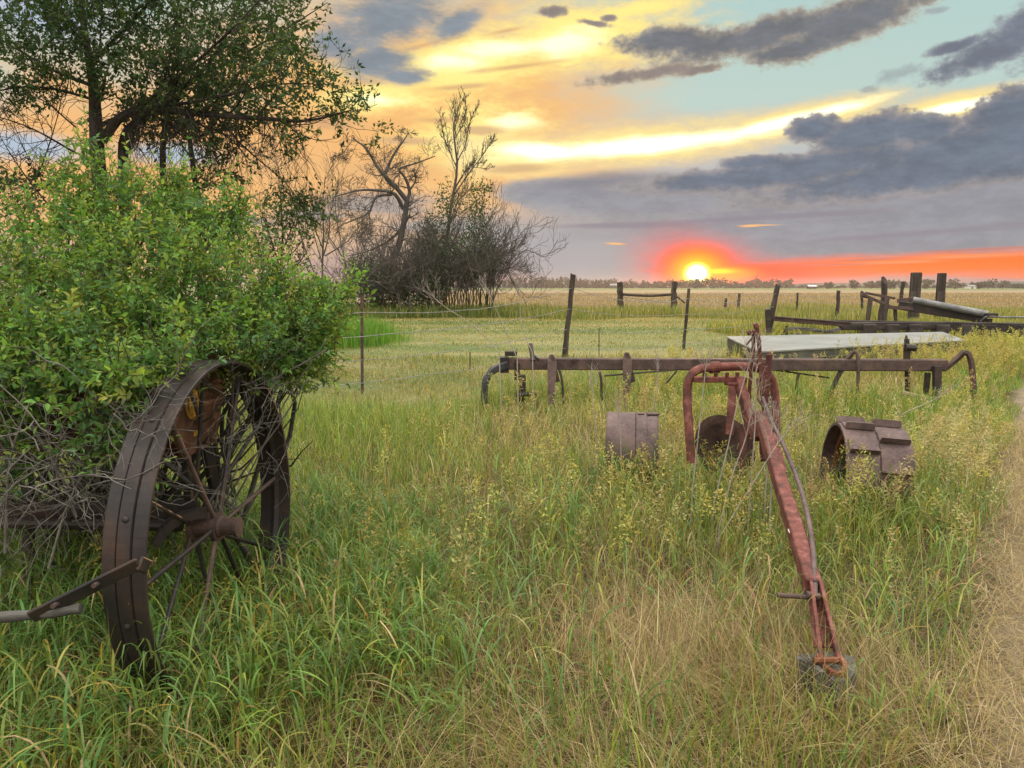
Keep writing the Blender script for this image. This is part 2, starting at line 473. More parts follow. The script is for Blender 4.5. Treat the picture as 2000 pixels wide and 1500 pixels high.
M_RUST_DARK = mat_worn('dark_rust', [(0.020, 0.018, 0.019), (0.034, 0.026, 0.025), (0.062, 0.036, 0.026)], 5, 0.52, 0.3, 0.25, fine=60, spec=0.5)
M_RUST = mat_worn('rust', [(0.060, 0.040, 0.036), (0.098, 0.066, 0.060), (0.15, 0.095, 0.078)], 7, 0.7, 0.3, 0.15)
M_RUST_PURPLE = mat_worn('purple_rust', [(0.080, 0.056, 0.054), (0.132, 0.092, 0.089), (0.19, 0.13, 0.117)], 5, 0.65, 0.3, 0.2)
M_RUST_ORANGE = mat_worn('orange_rust', [(0.13, 0.045, 0.022), (0.20, 0.075, 0.035), (0.28, 0.12, 0.06)], 9, 0.8, 0.3)
M_RED = mat_worn('faded_red_paint', [(0.065, 0.032, 0.025), (0.125, 0.043, 0.035), (0.18, 0.058, 0.047), (0.25, 0.11, 0.09)], 14, 0.75, 0.45, fine=90)
M_RED_DARK = mat_worn('dark_red_paint', [(0.05, 0.014, 0.012), (0.09, 0.026, 0.02), (0.13, 0.05, 0.035)], 6, 0.6, 0.2)
M_GREY_WOOD = mat_worn('grey_wood', [(0.04, 0.038, 0.033), (0.10, 0.097, 0.087), (0.18, 0.175, 0.16)], 14, 0.9, 0.6, stretch=(1, 1, 0.15), fine=70, spec=0.1)
M_GREY_WOOD_X = mat_worn('grey_wood_lying', [(0.04, 0.037, 0.034), (0.11, 0.104, 0.096), (0.22, 0.212, 0.20)], 9, 0.9, 0.6, stretch=(0.15, 1, 1), fine=70, spec=0.1)
M_POST = mat_worn('post_wood', [(0.038, 0.030, 0.027), (0.070, 0.056, 0.050), (0.12, 0.098, 0.085)], 6, 0.9, 0.6, stretch=(1, 1, 0.12), fine=50, spec=0.1)
M_TIMBER = mat_worn('dark_timber', [(0.03, 0.026, 0.025), (0.055, 0.047, 0.045), (0.10, 0.086, 0.08)], 4, 0.9, 0.5, stretch=(0.2, 1, 1), fine=30, spec=0.1)
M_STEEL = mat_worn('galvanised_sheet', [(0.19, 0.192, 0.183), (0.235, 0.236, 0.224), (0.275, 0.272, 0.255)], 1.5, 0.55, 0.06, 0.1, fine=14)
M_STEEL_SIDE = mat_worn('dark_sheet', [(0.06, 0.06, 0.052), (0.085, 0.085, 0.072), (0.12, 0.115, 0.098)], 2.5, 0.7, 0.1, fine=18)  # darker sheet tone than the box lid
M_PIPE = mat_worn('grey_pipe', [(0.12, 0.115, 0.115), (0.19, 0.185, 0.185), (0.26, 0.255, 0.25)], 3, 0.5, 0.1, 0.2)
M_WIRE = mat_worn('wire', [(0.20, 0.18, 0.165), (0.27, 0.25, 0.235), (0.33, 0.31, 0.29)], 5, 0.6, 0.0, 0.4)
M_IRON_BLUE = mat_worn('blue_grey_iron', [(0.045, 0.047, 0.056), (0.07, 0.072, 0.082), (0.10, 0.10, 0.105)], 5, 0.55, 0.2, 0.3)
M_YELLOW = mat_worn('old_yellow_paint', [(0.34, 0.17, 0.025), (0.50, 0.27, 0.03), (0.58, 0.33, 0.05)], 14, 0.7, 0.1)
M_WHITE = mat_worn('white_paint', [(0.55, 0.52, 0.5), (0.7, 0.68, 0.66), (0.78, 0.77, 0.75)], 6, 0.6, 0.1)
M_BARK = mat_worn('bark', [(0.026, 0.022, 0.019), (0.050, 0.042, 0.036), (0.088, 0.075, 0.066)], 5, 0.95, 0.7, stretch=(1, 1, 0.25), fine=40, spec=0.1)
M_BARK_WARM = mat_worn('reddish_bark', [(0.062, 0.055, 0.050), (0.095, 0.085, 0.077), (0.14, 0.125, 0.113)], 4, 0.95, 0.4, stretch=(1, 1, 0.3), spec=0.1)
M_DEADWOOD = mat_worn('dead_twig', [(0.09, 0.08, 0.07), (0.15, 0.135, 0.12), (0.24, 0.22, 0.20)], 8, 0.95, 0.3, spec=0.1)
M_STRAW = mat_worn('straw', [(0.28, 0.22, 0.15), (0.40, 0.32, 0.22), (0.48, 0.40, 0.29)], 10, 0.9, 0.2, spec=0.1)
M_WEED = mat_worn('dry_stalk', [(0.27, 0.22, 0.19), (0.36, 0.31, 0.27), (0.45, 0.40, 0.35)], 12, 0.9, 0.1, spec=0.1)
M_LEAF = mat_leaf('leaf')
M_TREE_LEAF = mat_leaf('tree_leaf', 0.32, tint=(1.2, 1.15, 0.5))
M_BLADE = mat_leaf('grass_blade', 0.38, 0.45, 0.35, tint=(1.15, 1.1, 0.65))

# ------------------------------------------------------------------ ground
def build_ground():
    m, nt = new_mat('ground_cover'); N = nt.nodes.new; L = nt.links.new
    geo = N('ShaderNodeNewGeometry')
    sep = N('ShaderNodeSeparateXYZ'); L(geo.outputs['Position'], sep.inputs[0])
    def noise(scale, detail=6, rough=0.6, stretch=(1, 1, 1)):
        mp = N('ShaderNodeMapping'); L(geo.outputs['Position'], mp.inputs[0]); mp.inputs['Scale'].default_value = stretch
        n = N('ShaderNodeTexNoise'); n.inputs['Scale'].default_value = scale; n.inputs['Detail'].default_value = detail; n.inputs['Roughness'].default_value = rough
        L(mp.outputs[0], n.inputs['Vector']); return n.outputs[0]
    def ramp(f, stops):
        r = N('ShaderNodeValToRGB'); L(f, r.inputs[0]); e = r.color_ramp.elements
        while len(e) < len(stops): e.new(0.5)
        for x, (p, c) in zip(e, stops): x.position = p; x.color = (*c, 1)
        return r.outputs[0]
    def mix(f, a, b):
        n = N('ShaderNodeMix'); n.data_type = 'RGBA'; L(f, n.inputs[0]); L(a, n.inputs[6]); L(b, n.inputs[7]); return n.outputs[2]
    def step(v, a, b):
        n = N('ShaderNodeMapRange'); n.interpolation_type = 'SMOOTHSTEP'; L(v, n.inputs[0]); n.inputs[1].default_value = a; n.inputs[2].default_value = b; return n.outputs[0]
    def ma(op, a, b):
        n = N('ShaderNodeMath'); n.operation = op
        for i, v in enumerate((a, b)):
            if isinstance(v, (int, float)): n.inputs[i].default_value = v
            else: L(v, n.inputs[i])
        return n.outputs[0]
    X, Y = sep.outputs[0], sep.outputs[1]
    thatch = ramp(noise(26, 8, 0.7), [(0.3, (0.03, 0.024, 0.013)), (0.5, (0.075, 0.058, 0.03)), (0.7, (0.17, 0.13, 0.07))])
    lawn_n = ma('ADD', ma('MULTIPLY', noise(0.35, 5, 0.6, (0.35, 1.2, 1)), 0.75), ma('MULTIPLY', noise(14, 4, 0.7), 0.28))
    lawn = ramp(lawn_n, [(0.36, (0.10, 0.145, 0.050)), (0.5, (0.175, 0.19, 0.08)), (0.62, (0.27, 0.24, 0.12))])
    field_n = ma('ADD', ma('MULTIPLY', noise(0.09, 7, 0.65, (0.12, 1.0, 1)), 0.75), ma('MULTIPLY', noise(3.0, 4, 0.7, (0.5, 1, 1)), 0.25))
    field = ramp(field_n, [(0.36, (0.185, 0.145, 0.085)), (0.5, (0.26, 0.205, 0.125)), (0.62, (0.33, 0.265, 0.17))])
    green = ramp(noise(0.02, 4, 0.6, (0.3, 1, 1)), [(0.35, (0.09, 0.13, 0.05)), (0.65, (0.20, 0.21, 0.09))])
    path = ramp(ma('ADD', ma('MULTIPLY', noise(2.2, 6, 0.6), 0.5), ma('MULTIPLY', noise(40, 6, 0.7), 0.5)),
                [(0.34, (0.12, 0.092, 0.062)), (0.5, (0.24, 0.19, 0.13)), (0.64, (0.36, 0.295, 0.21))])
    wob = ma('MULTIPLY', ma('SUBTRACT', noise(0.25, 3), 0.5), 4.0)
    Yw = ma('ADD', Y, wob)
    c = mix(step(ma('SUBTRACT', Yw, ma('MULTIPLY', step(X, -1.5, 2.5), 4.4)), 9.2, 10.2), thatch, lawn)
    fedge = ma('SUBTRACT', Yw, 47.0)
    c = mix(step(fedge, 0, 3), c, field)
    c = mix(step(Y, 380, 400), c, green)
    pe = ma('SUBTRACT', ma('ADD', X, ma('MULTIPLY', ma('SUBTRACT', noise(1.6, 4), 0.5), 0.5)), ma('ADD', 1.51 - 0.66 * 2.39, ma('MULTIPLY', Y, 0.66)))
    pm = ma('MULTIPLY', step(pe, -0.1, 0.25), step(ma('SUBTRACT', 14.0, Y), 0.0, 2.0))
    c = mix(pm, c, path)
    b = N('ShaderNodeBsdfPrincipled'); L(c, b.inputs['Base Color']); b.inputs['Roughness'].default_value = 0.95; b.inputs['Specular IOR Level'].default_value = 0.1
    bp = N('ShaderNodeBump'); bp.inputs['Strength'].default_value = 0.6; bp.inputs['Distance'].default_value = 0.04
    L(noise(18, 8, 0.7), bp.inputs['Height']); L(bp.outputs[0], b.inputs['Normal'])
    o = N('ShaderNodeOutputMaterial'); L(b.outputs[0], o.inputs[0])
    xs = np.unique(np.concatenate([-np.geomspace(8, 1680, 32), np.linspace(-8, 8, 65), np.geomspace(8, 1680, 32)]))
    ys = np.unique(np.concatenate([-np.geomspace(2, 120, 10), np.linspace(-2, 24, 100), np.geomspace(24, 1500, 50)]))
    XX, YY = np.meshgrid(xs, ys, indexing='ij')
    Z = ground_z(XX, YY)
    v = np.stack([XX, YY, Z], -1).reshape(-1, 3)
    idx = np.arange(len(v)).reshape(XX.shape)
    f = np.stack([idx[:-1, :-1], idx[1:, :-1], idx[1:, 1:], idx[:-1, 1:]], -1).reshape(-1, 4)
    o = MB().add(v, f).build('ground', m, smooth=True)
    tag(o, kind='structure')

def ground_z(x, y):
    x = np.asarray(x, float); y = np.asarray(y, float)
    near = np.exp(-(np.hypot(x, y - 5) / 22.0) ** 2)
    return near * 0.022 * (np.sin(x * 1.7 + 0.6) * np.cos(y * 1.3) + 0.6 * np.sin(x * 3.9 + y * 2.7)) - near * 0.02

build_ground()

def build_hills():
    m = mat_worn('far_hill', [(0.05, 0.065, 0.06), (0.075, 0.085, 0.075), (0.10, 0.11, 0.09)], 0.01, 1.0, 0, fine=0.05, spec=0)
    xs = np.linspace(-130, 1560, 80); D = 1300.0
    rng = np.random.default_rng(3)
    prof = 3 + 9.5 * np.clip((xs - 215) / 690, 0, 1) ** 1.1 + 1.3 * np.sin(xs / 73.0) + .8 * np.sin(xs / 26.0 + 1)
    rows = []
    for dy, k in ((-110, 0.0), (-50, 0.55), (0, 1.0), (70, 0.8), (150, -0.2)):
        rows.append(np.stack([xs, np.full_like(xs, D + dy), prof * k - 0.5], -1))
    V = np.array(rows); idx = np.arange(V.shape[0] * V.shape[1]).reshape(V.shape[:2])
    f = np.stack([idx[:-1, :-1], idx[:-1, 1:], idx[1:, 1:], idx[1:, :-1]], -1).reshape(-1, 4)
    tag(MB().add(V.reshape(-1, 3), f).build('hills', m, smooth=True), kind='structure')
build_hills()

# ------------------------------------------------------------------ grass
def vary(base, n, rng, amt=0.18, hue=0.08):
    b = np.asarray(base, float)
    k = 1 + amt * rng.standard_normal((n, 1))
    h = 1 + hue * rng.standard_normal((n, 3))
    return np.clip(b * k * h, 0.01, 0.8)

WARM = np.array([1.26, 1.17, 0.95])

def pick(pal, w, n, rng):
    pal = np.asarray(pal, float); w = np.asarray(w, float)
    return pal[rng.choice(len(pal), n, p=w / w.sum())]

def blades(mb, x, y, h, w, az, lean, bend, col, k=5, z0=None, rng=None, kink=None):
    n = len(x)
    s = np.linspace(0, 1, k)
    th = lean[:, None] + bend[:, None] * s[None] ** 1.4
    if kink is not None: th = th + kink[:, None] * (s[None] > 0.55)
    ds = h[:, None] / (k - 1)
    dx = np.sin(th) * ds; dz = np.cos(th) * ds
    hx = np.concatenate([np.zeros((n, 1)), np.cumsum(dx[:, :-1], 1)], 1)
    hz = np.concatenate([np.zeros((n, 1)), np.cumsum(dz[:, :-1], 1)], 1)
    z = ground_z(x, y) if z0 is None else z0
    ca, sa = np.cos(az)[:, None], np.sin(az)[:, None]
    C = np.stack([x[:, None] + hx * ca, y[:, None] + hx * sa, np.maximum(z[:, None] + hz, z[:, None] * 0 + 0.004)], -1)
    tw = rng.normal(0, 0.5, n)[:, None] * s[None]
    pa = az[:, None] + np.pi / 2 + tw
    S = np.stack([np.cos(pa), np.sin(pa), np.zeros_like(pa)], -1)
    prof = np.clip(np.minimum(0.55 + 1.6 * s, 1.0) * (1 - s ** 2.2), 0.04, 1)
    V0 = C - S * (w[:, None] * prof[None])[..., None] / 2
    V1 = C + S * (w[:, None] * prof[None])[..., None] / 2
    V = np.stack([V0, V1], 2)
    idx = np.arange(n * k * 2).reshape(n, k, 2)
    F = np.stack([idx[:, :-1, 0], idx[:, :-1, 1], idx[:, 1:, 1], idx[:, 1:, 0]], -1).reshape(-1, 4)
    c = np.repeat((col * WARM)[:, None, :], k * 2, 1).reshape(-1, 3)
    mb.add(V.reshape(-1, 3), F, c)
    return C

GREEN = (0.105, 0.190, 0.040); GREEN_D = (0.060, 0.135, 0.038); GREEN_Y = (0.200, 0.235, 0.050)
STRAW = (0.38, 0.32, 0.20); STRAW_D = (0.20, 0.155, 0.095); STRAW_P = (0.47, 0.42, 0.30); RUSSET = (0.25, 0.175, 0.10)
HEAD_Y = (0.48, 0.43, 0.12); HEAD_T = (0.43, 0.35, 0.15)

def frustum_pts(n, y0, y1, rng, margin=1.2, p=1.0, xlim=None):
    """points in the wedge the camera sees and a little more; p<1 crowds them towards the camera"""
    ys = np.sqrt(y0 ** 2 + (y1 ** 2 - y0 ** 2) * rng.random(n) ** (1 / p))
    xs = (rng.random(n) * 2 - 1) * (0.69 * ys + margin)
    return xs, ys

def path_side(x, y):
    return x - (1.51 + (y - 2.39) * 0.66)

def clump_noise(x, y, s, seed):
    r = np.random.default_rng(seed)
    v = np.zeros_like(x)
    for i in range(7):
        a = r.random() * 6.28; f = s * (0.6 + 1.6 * r.random()); ph = r.random() * 6.28
        v += np.sin((x * math.cos(a) + y * math.sin(a)) * f + ph)
    return v / 2.6

def panicles(mb, x, y, h, lean, az, col, rng, size=0.14, nb=9, ns=5, spk=0.017):
    """seed heads: a thin stalk, drooping side branches and many spikelets"""
    n = len(x)
    k = 6
    s = np.linspace(0, 1, k)
    th = lean[:, None] + (0.35 + 0.4 * rng.random((n, 1))) * s[None] ** 2
    ds = h[:, None] / (k - 1)
    hx = np.concatenate([np.zeros((n, 1)), np.cumsum(np.sin(th) * ds, 1)[:, :-1]], 1)
    hz = np.concatenate([np.zeros((n, 1)), np.cumsum(np.cos(th) * ds, 1)[:, :-1]], 1)
    C = np.stack([x[:, None] + hx * np.cos(az)[:, None], y[:, None] + hx * np.sin(az)[:, None], ground_z(x, y)[:, None] + hz], -1)
    dist = np.hypot(x, y)
    r = np.maximum(0.0011, 0.00028 * dist)
    v, f, _ = tubes(C, np.repeat(r[:, None], k, 1) * np.linspace(1.2, 0.6, k)[None], 3)
    mb.add(v, f, np.repeat(col * 0.9, k * 3, 0))
    # spikelets along the top
    T = norm(C[:, -1] - C[:, -2])
    m = nb * ns
    t = np.repeat(np.linspace(0, 1, nb), ns)[None] + rng.normal(0, 0.04, (n, m))
    top = C[:, -1][:, None] - T[:, None] * (size * np.asarray(SZ(n, rng))[:, None] * (1 - t))[..., None]
    ba = rng.random((n, m)) * 6.283
    out = np.tile(np.linspace(0.15, 1, ns), nb)[None] * (0.040 * (1.05 - 0.75 * t)) * size / 0.14 * (0.6 + 0.8 * rng.random((n, m)))
    O = np.stack([np.cos(ba), np.sin(ba), 0.5 - 1.3 * rng.random((n, m))], -1)
    Pp = top + O * out[..., None]
    D = norm(O * 0.6 + T[:, None] * 0.7 + rng.normal(0, 0.3, (n, m, 3)) - np.array([0, 0, 0.25]))
    S = norm(np.cross(D, rng.normal(0, 1, (n, m, 3))))
    sc = (0.7 + 0.6 * rng.random((n, m, 1))) * np.maximum(1.0, dist / 5.5)[:, None, None] ** 0.5
    Lh = D * spk * sc; Wd = S * spk * 0.17 * sc
    V = np.stack([Pp, Pp + Lh * 0.45 + Wd, Pp + Lh, Pp + Lh * 0.45 - Wd], 2).reshape(-1, 3)
    F = np.arange(len(V)).reshape(-1, 4)
    c = np.repeat(np.clip(col[:, None] * (1 + 0.15 * rng.standard_normal((n, m, 1))), 0.02, 0.8).reshape(-1, 3), 4, 0)
    mb.add(V, F, c)

def SZ(n, rng): return 0.7 + 0.6 * rng.random(n)

def leafy_stems(mb, x, y, H, rng, pal, pw, wmin=.007, wmax=.014, nl=6, lmul=1.0, dry=.06):
    """upright stems, each with broad leaves that rise and arch over"""
    n = len(x)
    d = np.hypot(x, y)
    az = rng.random(n) * 6.283
    base = vary(pick(pal, pw, n, rng), n, rng, .16, .06)
    blades(mb, x, y, H * 1.02, np.maximum(.0034, .0006 * d) * np.ones(n), az, np.abs(rng.normal(.06, .07, n)), rng.uniform(0, .35, n), base, 5, rng=rng)
    m = n * nl
    X = np.repeat(x, nl) + rng.normal(0, .006, m); Yv = np.repeat(y, nl) + rng.normal(0, .006, m)
    fr = np.tile((np.arange(nl) + .4) / nl, n) + rng.normal(0, .05, m)
    hz = np.clip(np.repeat(H, nl) * fr, .01, None)
    ln = rng.uniform(.16, .36, m) * (1.12 - .45 * np.clip(fr, 0, 1)) * lmul
    w = np.maximum(rng.uniform(wmin, wmax, m), .0011 * np.repeat(d, nl)) * (1.1 - .3 * np.clip(fr, 0, 1))
    col = np.repeat(base, nl, 0) * (1 + .12 * rng.standard_normal((m, 1)))
    dr = (rng.random(m) < dry + .16 * (fr < .25))
    col = np.where(dr[:, None], vary(pick([STRAW, (.36, .26, .08), RUSSET], [3, 2, 1], m, rng), m, rng), col)
    blades(mb, X, Yv, ln, w, rng.random(m) * 6.283, rng.uniform(.15, .85, m), rng.uniform(1.0, 3.0, m), np.clip(col, .01, .8), 7, z0=ground_z(X, Yv) + hz * .9, rng=rng, kink=np.where(rng.random(m) < .12, rng.uniform(.4, 1.3, m), 0))

def meadow_edge(x):
    t = np.clip((x + 1.5) / 4.0, 0, 1); t = t * t * (3 - 2 * t)
    return 9.8 + 4.4 * t + .5 * clump_noise(x, x * 0, 1.3, 90)

def build_grass():
    rng = np.random.default_rng(11)
    PAL = [(0.125, 0.225, 0.055), (0.085, 0.185, 0.055), (0.12, 0.215, 0.085), (0.19, 0.265, 0.06), (0.25, 0.27, 0.07)]
    # 1 broad arching leaves: left foreground, round the machinery, beside the path
    mb = MB()
    x = rng.uniform(-3.4, 0.5, 4300); y = rng.uniform(1.55, 5.0, 4300)
    cn = clump_noise(x, y, 2.4, 4)
    dens = np.clip(0.58 - (x + 0.65) * 0.62 + .34 * cn, 0.04, 1) * np.where(y < 2.45, np.clip(.12 - .9 * (x + .95), .05, .9), 1)
    k = rng.random(len(x)) < dens * .92; x, y = x[k], y[k]
    leafy_stems(mb, x, y, rng.uniform(.26, .56, len(x)) * np.clip(1.0 - .14 * (x + 1.2), .62, 1.12), rng, PAL, [4, 4, 3, 3, 1.2], .0062, .0125)
    tag(mb.build('lush_grass', M_BLADE, colors=True), 'tall broad-bladed green grass arching around the spoked wheel', 'grass', kind='stuff')
    mb = MB()
    x, y = frustum_pts(9000, 2.9, 11.0, rng, .6, .75)
    ps = path_side(x, y); cn = clump_noise(x, y, 1.5, 70)
    dens = np.clip(.24 + .34 * cn + .55 * np.exp(-((ps + .65) / .6) ** 2) + .25 * np.exp(-((x - 1.6) ** 2 + (y - 4.6) ** 2) / 1.6), .04, 1) * np.where(x < -.6, .5, 1)
    dens *= 1 - .93 * np.exp(-(((x - .55) / .62) ** 2 + ((y - 2.95) / .62) ** 2))
    k = (rng.random(len(x)) < dens * .60) & (ps < -.06) & (y < meadow_edge(x)); x, y = x[k], y[k]
    leafy_stems(mb, x, y, rng.uniform(.20, .46, len(x)), rng, PAL, [4, 2.2, 1.6, 4, 3], .006, .011, 5, .88, .12)
    for cx, cy, sx, sy, n in ((1.55, 5.25, .26, .22, 150), (.92, 5.62, .22, .10, 60), (2.52, 5.02, .24, .12, 80), (1.28, 2.55, .16, .07, 26), (-1.15, 2.3, .25, .12, 60), (-.85, 3.05, .22, .30, 150), (-1.25, 2.42, .10, .06, 26)):
        x = rng.normal(cx, sx, n); y = rng.normal(cy, sy, n)
        leafy_stems(mb, x, y, rng.uniform(.26, .50, n) if cy > 3 else rng.uniform(.14, .30, n), rng, PAL, [4, 2.2, 1.6, 4, 3], .006, .011, 5, .9 if cy > 3 else .6, .12)
    tag(mb.build('leafy_grass', M_BLADE, colors=True), 'yellow-green leafy grass around the plough and along the path', 'grass', kind='stuff')
    # 2 mixed meadow grass over the whole near ground up to the fence
    mb = MB()
    x, y = frustum_pts(135000, 1.5, 16.0, rng, 1.4, 0.62)
    ps = path_side(x, y)
    cn = clump_noise(x, y, 1.6, 8); cn2 = clump_noise(x, y, 0.7, 15)
    flat = np.exp(-(((x - 0.62) / 0.66) ** 2 + ((y - 2.85) / 0.55) ** 2))
    flat = np.maximum(flat, 0.9 * np.exp(-(((x - 0.05) / 1.2) ** 2 + ((y - 2.15) / 0.36) ** 2)))
    keep = (ps < 0.12 * cn) & (rng.random(len(x)) > flat * 0.72 + .12 * (cn < -.5)) & (y < meadow_edge(x))
    x, y, cn, cn2, ps = x[keep], y[keep], cn[keep], cn2[keep], ps[keep]; n = len(x)
    d = np.hypot(x, y)
    wet = np.clip(0.36 + 0.30 * cn2 + 0.20 * cn + 0.22 * (x < -0.6) + 0.30 * np.exp(-((ps + 0.7) / 0.6) ** 2) + 0.30 * np.clip((y - 7) / 4, 0, 1), 0.06, 0.95)
    g = rng.random(n) < wet
    col = np.where(g[:, None], pick([(0.13, 0.22, 0.05), (0.08, 0.165, 0.045), (0.24, 0.27, 0.065), (0.18, 0.24, 0.055)], [4, 2, 3, 3.5], n, rng), pick([STRAW, STRAW_D, STRAW_P, RUSSET, (0.27, 0.26, 0.08)], [4, 2.4, 1.6, 1.5, 2.4], n, rng))
    col = vary(col, n, rng, .22, .07) * (1 + .18 * np.clip((y - 4) / 3, 0, 1))[:, None]
    h = np.where(g, rng.uniform(0.22, 0.54, n), rng.uniform(0.12, 0.50, n)) * np.clip(0.86 + 0.17 * cn + 0.12 * cn2, 0.45, 1.25)
    h *= np.clip(0.72 + (y - 2.0) * 0.16, 0.6, 1.05)
    h *= np.clip(0.5 + 0.9 * -ps, 0.45, 1) * np.clip((meadow_edge(x) - y) / 1.5 + .35, .35, 1)
    w = np.maximum(np.where(g, rng.uniform(0.0035, 0.0075, n), rng.uniform(0.0018, 0.0036, n)), 0.00075 * d * np.where(g, 1, 0.75))
    lean = np.abs(rng.normal(0.16, 0.2, n)) + np.where(g, 0, np.abs(rng.normal(0, 0.30, n)))
    blades(mb, x, y, h, w, rng.random(n) * 6.283, lean, rng.gamma(1.7, 0.55, n), col, 5, rng=rng, kink=np.where(rng.random(n) < 0.22, rng.uniform(0.4, 1.6, n), 0))
    tag(mb.build('meadow_grass', M_BLADE, colors=True), 'knee-high mixed green and dry meadow grass around the old machinery', 'grass', kind='stuff')
    # 3 flattened straw
    mb = MB()
    n = 26000
    x = np.concatenate([rng.normal(0.62, 0.62, n // 2), rng.uniform(-2.2, 2.0, n - n // 2)])
    y = np.concatenate([rng.normal(2.85, 0.48, n // 2), 1.6 + 1.5 * rng.random(n - n // 2) ** 1.3])
    cn = clump_noise(x, y, 2.6, 30); cm = clump_noise(x, y, 4.5, 31)
    k = (path_side(x, y) < 0.1) & (y > 1.4) & (rng.random(n) < np.clip(.62 + .45 * cm, .08, 1)) ; x, y, cn = x[k], y[k], cn[k]; n = len(x)
    az = 2.9 + 2.2 * cn + rng.normal(0, 1.1, n)
    lean = np.clip(rng.normal(1.02, 0.42, n), 0.1, 1.54)
    h = rng.uniform(0.10, 0.46, n)
    col = vary(pick([STRAW, STRAW_P, STRAW_D, (0.33, 0.26, 0.15), (0.20, 0.20, 0.07), RUSSET], [3.4, 1.6, 3.4, 3, 1.4, 1.6], n, rng), n, rng, 0.2, 0.05)
    blades(mb, x, y, h, rng.uniform(0.0016, 0.0036, n), az, lean, rng.gamma(1.4, .4, n), col, 6, z0=ground_z(x, y) + rng.uniform(0.002, 0.08, n), rng=rng, kink=np.where(rng.random(n) < .2, rng.uniform(-.8, 1.0, n), 0))
    tag(mb.build('flattened_straw', M_BLADE, colors=True), 'pale dry straw flattened on the ground in front of the hitch', 'dry grass', kind='stuff')
    # 4 short dead stubble on the path
    mb = MB()
    n = 60000
    y = np.sqrt(1.5 ** 2 + (9.0 ** 2 - 1.5 ** 2) * rng.random(n) ** 1.5)
    x = 1.51 + (y - 2.39) * 0.66 + rng.random(n) * (0.9 + 0.28 * y) - 0.1
    az = rng.random(n) * 6.283
    col = vary(pick([STRAW, STRAW_P, STRAW_D, (0.36, 0.29, 0.20), GREEN_Y, (0.22, 0.15, 0.10)], [4, 3, 2, 3, 1.0, 1.2], n, rng), n, rng, 0.18, 0.04)
    blades(mb, x, y, rng.uniform(0.04, 0.19, n), np.maximum(rng.uniform(0.0016, 0.0036, n), 0.0006 * y), az, np.clip(rng.normal(1.12, 0.38, n), 0, 1.52), rng.uniform(-0.2, 0.9, n), col, 4,
           z0=ground_z(x, y) + rng.uniform(0.0, 0.03, n), rng=rng)
    tag(mb.build('dry_stubble', M_BLADE, colors=True), 'short brown mown stubble along the right edge', 'dry grass', kind='stuff')
    # 5 seed heads
    mb = MB()
    x, y = frustum_pts(3000, 2.6, 14.5, rng, 1.0, 0.66)
    cn = clump_noise(x, y, 1.3, 21)
    ps = path_side(x, y)
    wgt = np.clip(0.42 + 0.55 * cn, 0.03, 1) * np.clip((y - 2.6) / 1.6, 0.04, 1) * np.where(x < -1.0, 0.3, 1)
    wgt = np.maximum(wgt, 0.8 * np.exp(-((ps + 0.45) / 0.45) ** 2) * (y > 3.8))
    wgt = np.clip(wgt + .35 * np.exp(-(((x - .6) / 1.5) ** 2 + ((y - 6.0) / 1.8) ** 2)), 0, 1)
    wgt *= 1 - 0.85 * np.exp(-(((x - 0.75) / 0.8) ** 2 + ((y - 2.8) / 0.7) ** 2))
    k = (rng.random(len(x)) < wgt) & (ps < -0.05) & (y < meadow_edge(x)); x, y = x[k], y[k]; n = len(x)
    cn3 = clump_noise(x, y, 0.9, 77)
    col = vary(np.where((rng.random(n) < 0.5 + 0.3 * cn3)[:, None], HEAD_Y, HEAD_T), n, rng, 0.14, 0.05)
    panicles(mb, x, y, rng.uniform(0.36, 0.66, n), np.abs(rng.normal(0.10, 0.12, n)), rng.random(n) * 6.283, col, rng, .17, 11, 5, .022)
    # a brighter drift by the path
    n = 110
    yy = rng.normal(6.1, 0.75, n); xx = 1.51 + (yy - 2.39) * 0.66 - np.abs(rng.normal(0.35, 0.35, n)) - 0.1
    panicles(mb, xx, yy, rng.uniform(0.36, 0.64, n), np.abs(rng.normal(0.12, 0.15, n)), rng.random(n) * 6.283, vary(np.tile((0.50, 0.44, 0.22), (n, 1)), n, rng, 0.12, 0.04), rng, 0.19, 12, 6, .022)
    tag(mb.build('seeding_grass', M_BLADE, colors=True), 'yellow and tan seed heads nodding above the meadow grass', 'grass', kind='stuff')
    # 6 grass beyond the machinery to the right, up to the timbers
    mb = MB()
    n = 70000
    y = np.sqrt(12.0 ** 2 + (31.0 ** 2 - 12.0 ** 2) * rng.random(n)); x = rng.uniform(0.10, 0.78, n) * y
    cn = clump_noise(x, y, 0.5, 5)
    k = (x / y > 0.275 + 0.02 * cn) & (y > meadow_edge(x) - 1)
    k &= ~in_quad(x, y, BOX_TOP[:, :2])
    x, y, cn = x[k], y[k], cn[k]; n = len(x)
    col = vary(pick([(0.14, 0.20, 0.055), (0.23, 0.245, 0.07), (0.19, 0.235, 0.07), HEAD_Y, STRAW], [3, 5, 3, 2.0, 1.2], n, rng), n, rng)
    hh = rng.uniform(0.20, 0.52, n) * np.clip(1 + 0.3 * cn, 0.5, 1.3)
    hh *= np.where((y > 18.6) & (y < 25), .34, 1) * np.where(np.hypot(x - 4.6, y - 13.2) < 1.7, .42, 1)
    blades(mb, x, y, hh, 0.00085 * y * rng.uniform(0.7, 1.3, n), rng.random(n) * 6.283, np.abs(rng.normal(0.12, 0.14, n)), rng.gamma(1.5, 0.4, n), col, 4, rng=rng)
    m = 900; ys = np.sqrt(12.5 ** 2 + (19.0 ** 2 - 12.5 ** 2) * rng.random(m)); xs = rng.uniform(.30, .74, m) * ys
    q = ~in_quad(xs, ys, BOX_TOP[:, :2]) & (np.hypot(xs - 4.6, ys - 13.2) > 1.7); xs, ys = xs[q], ys[q]; m = len(xs)
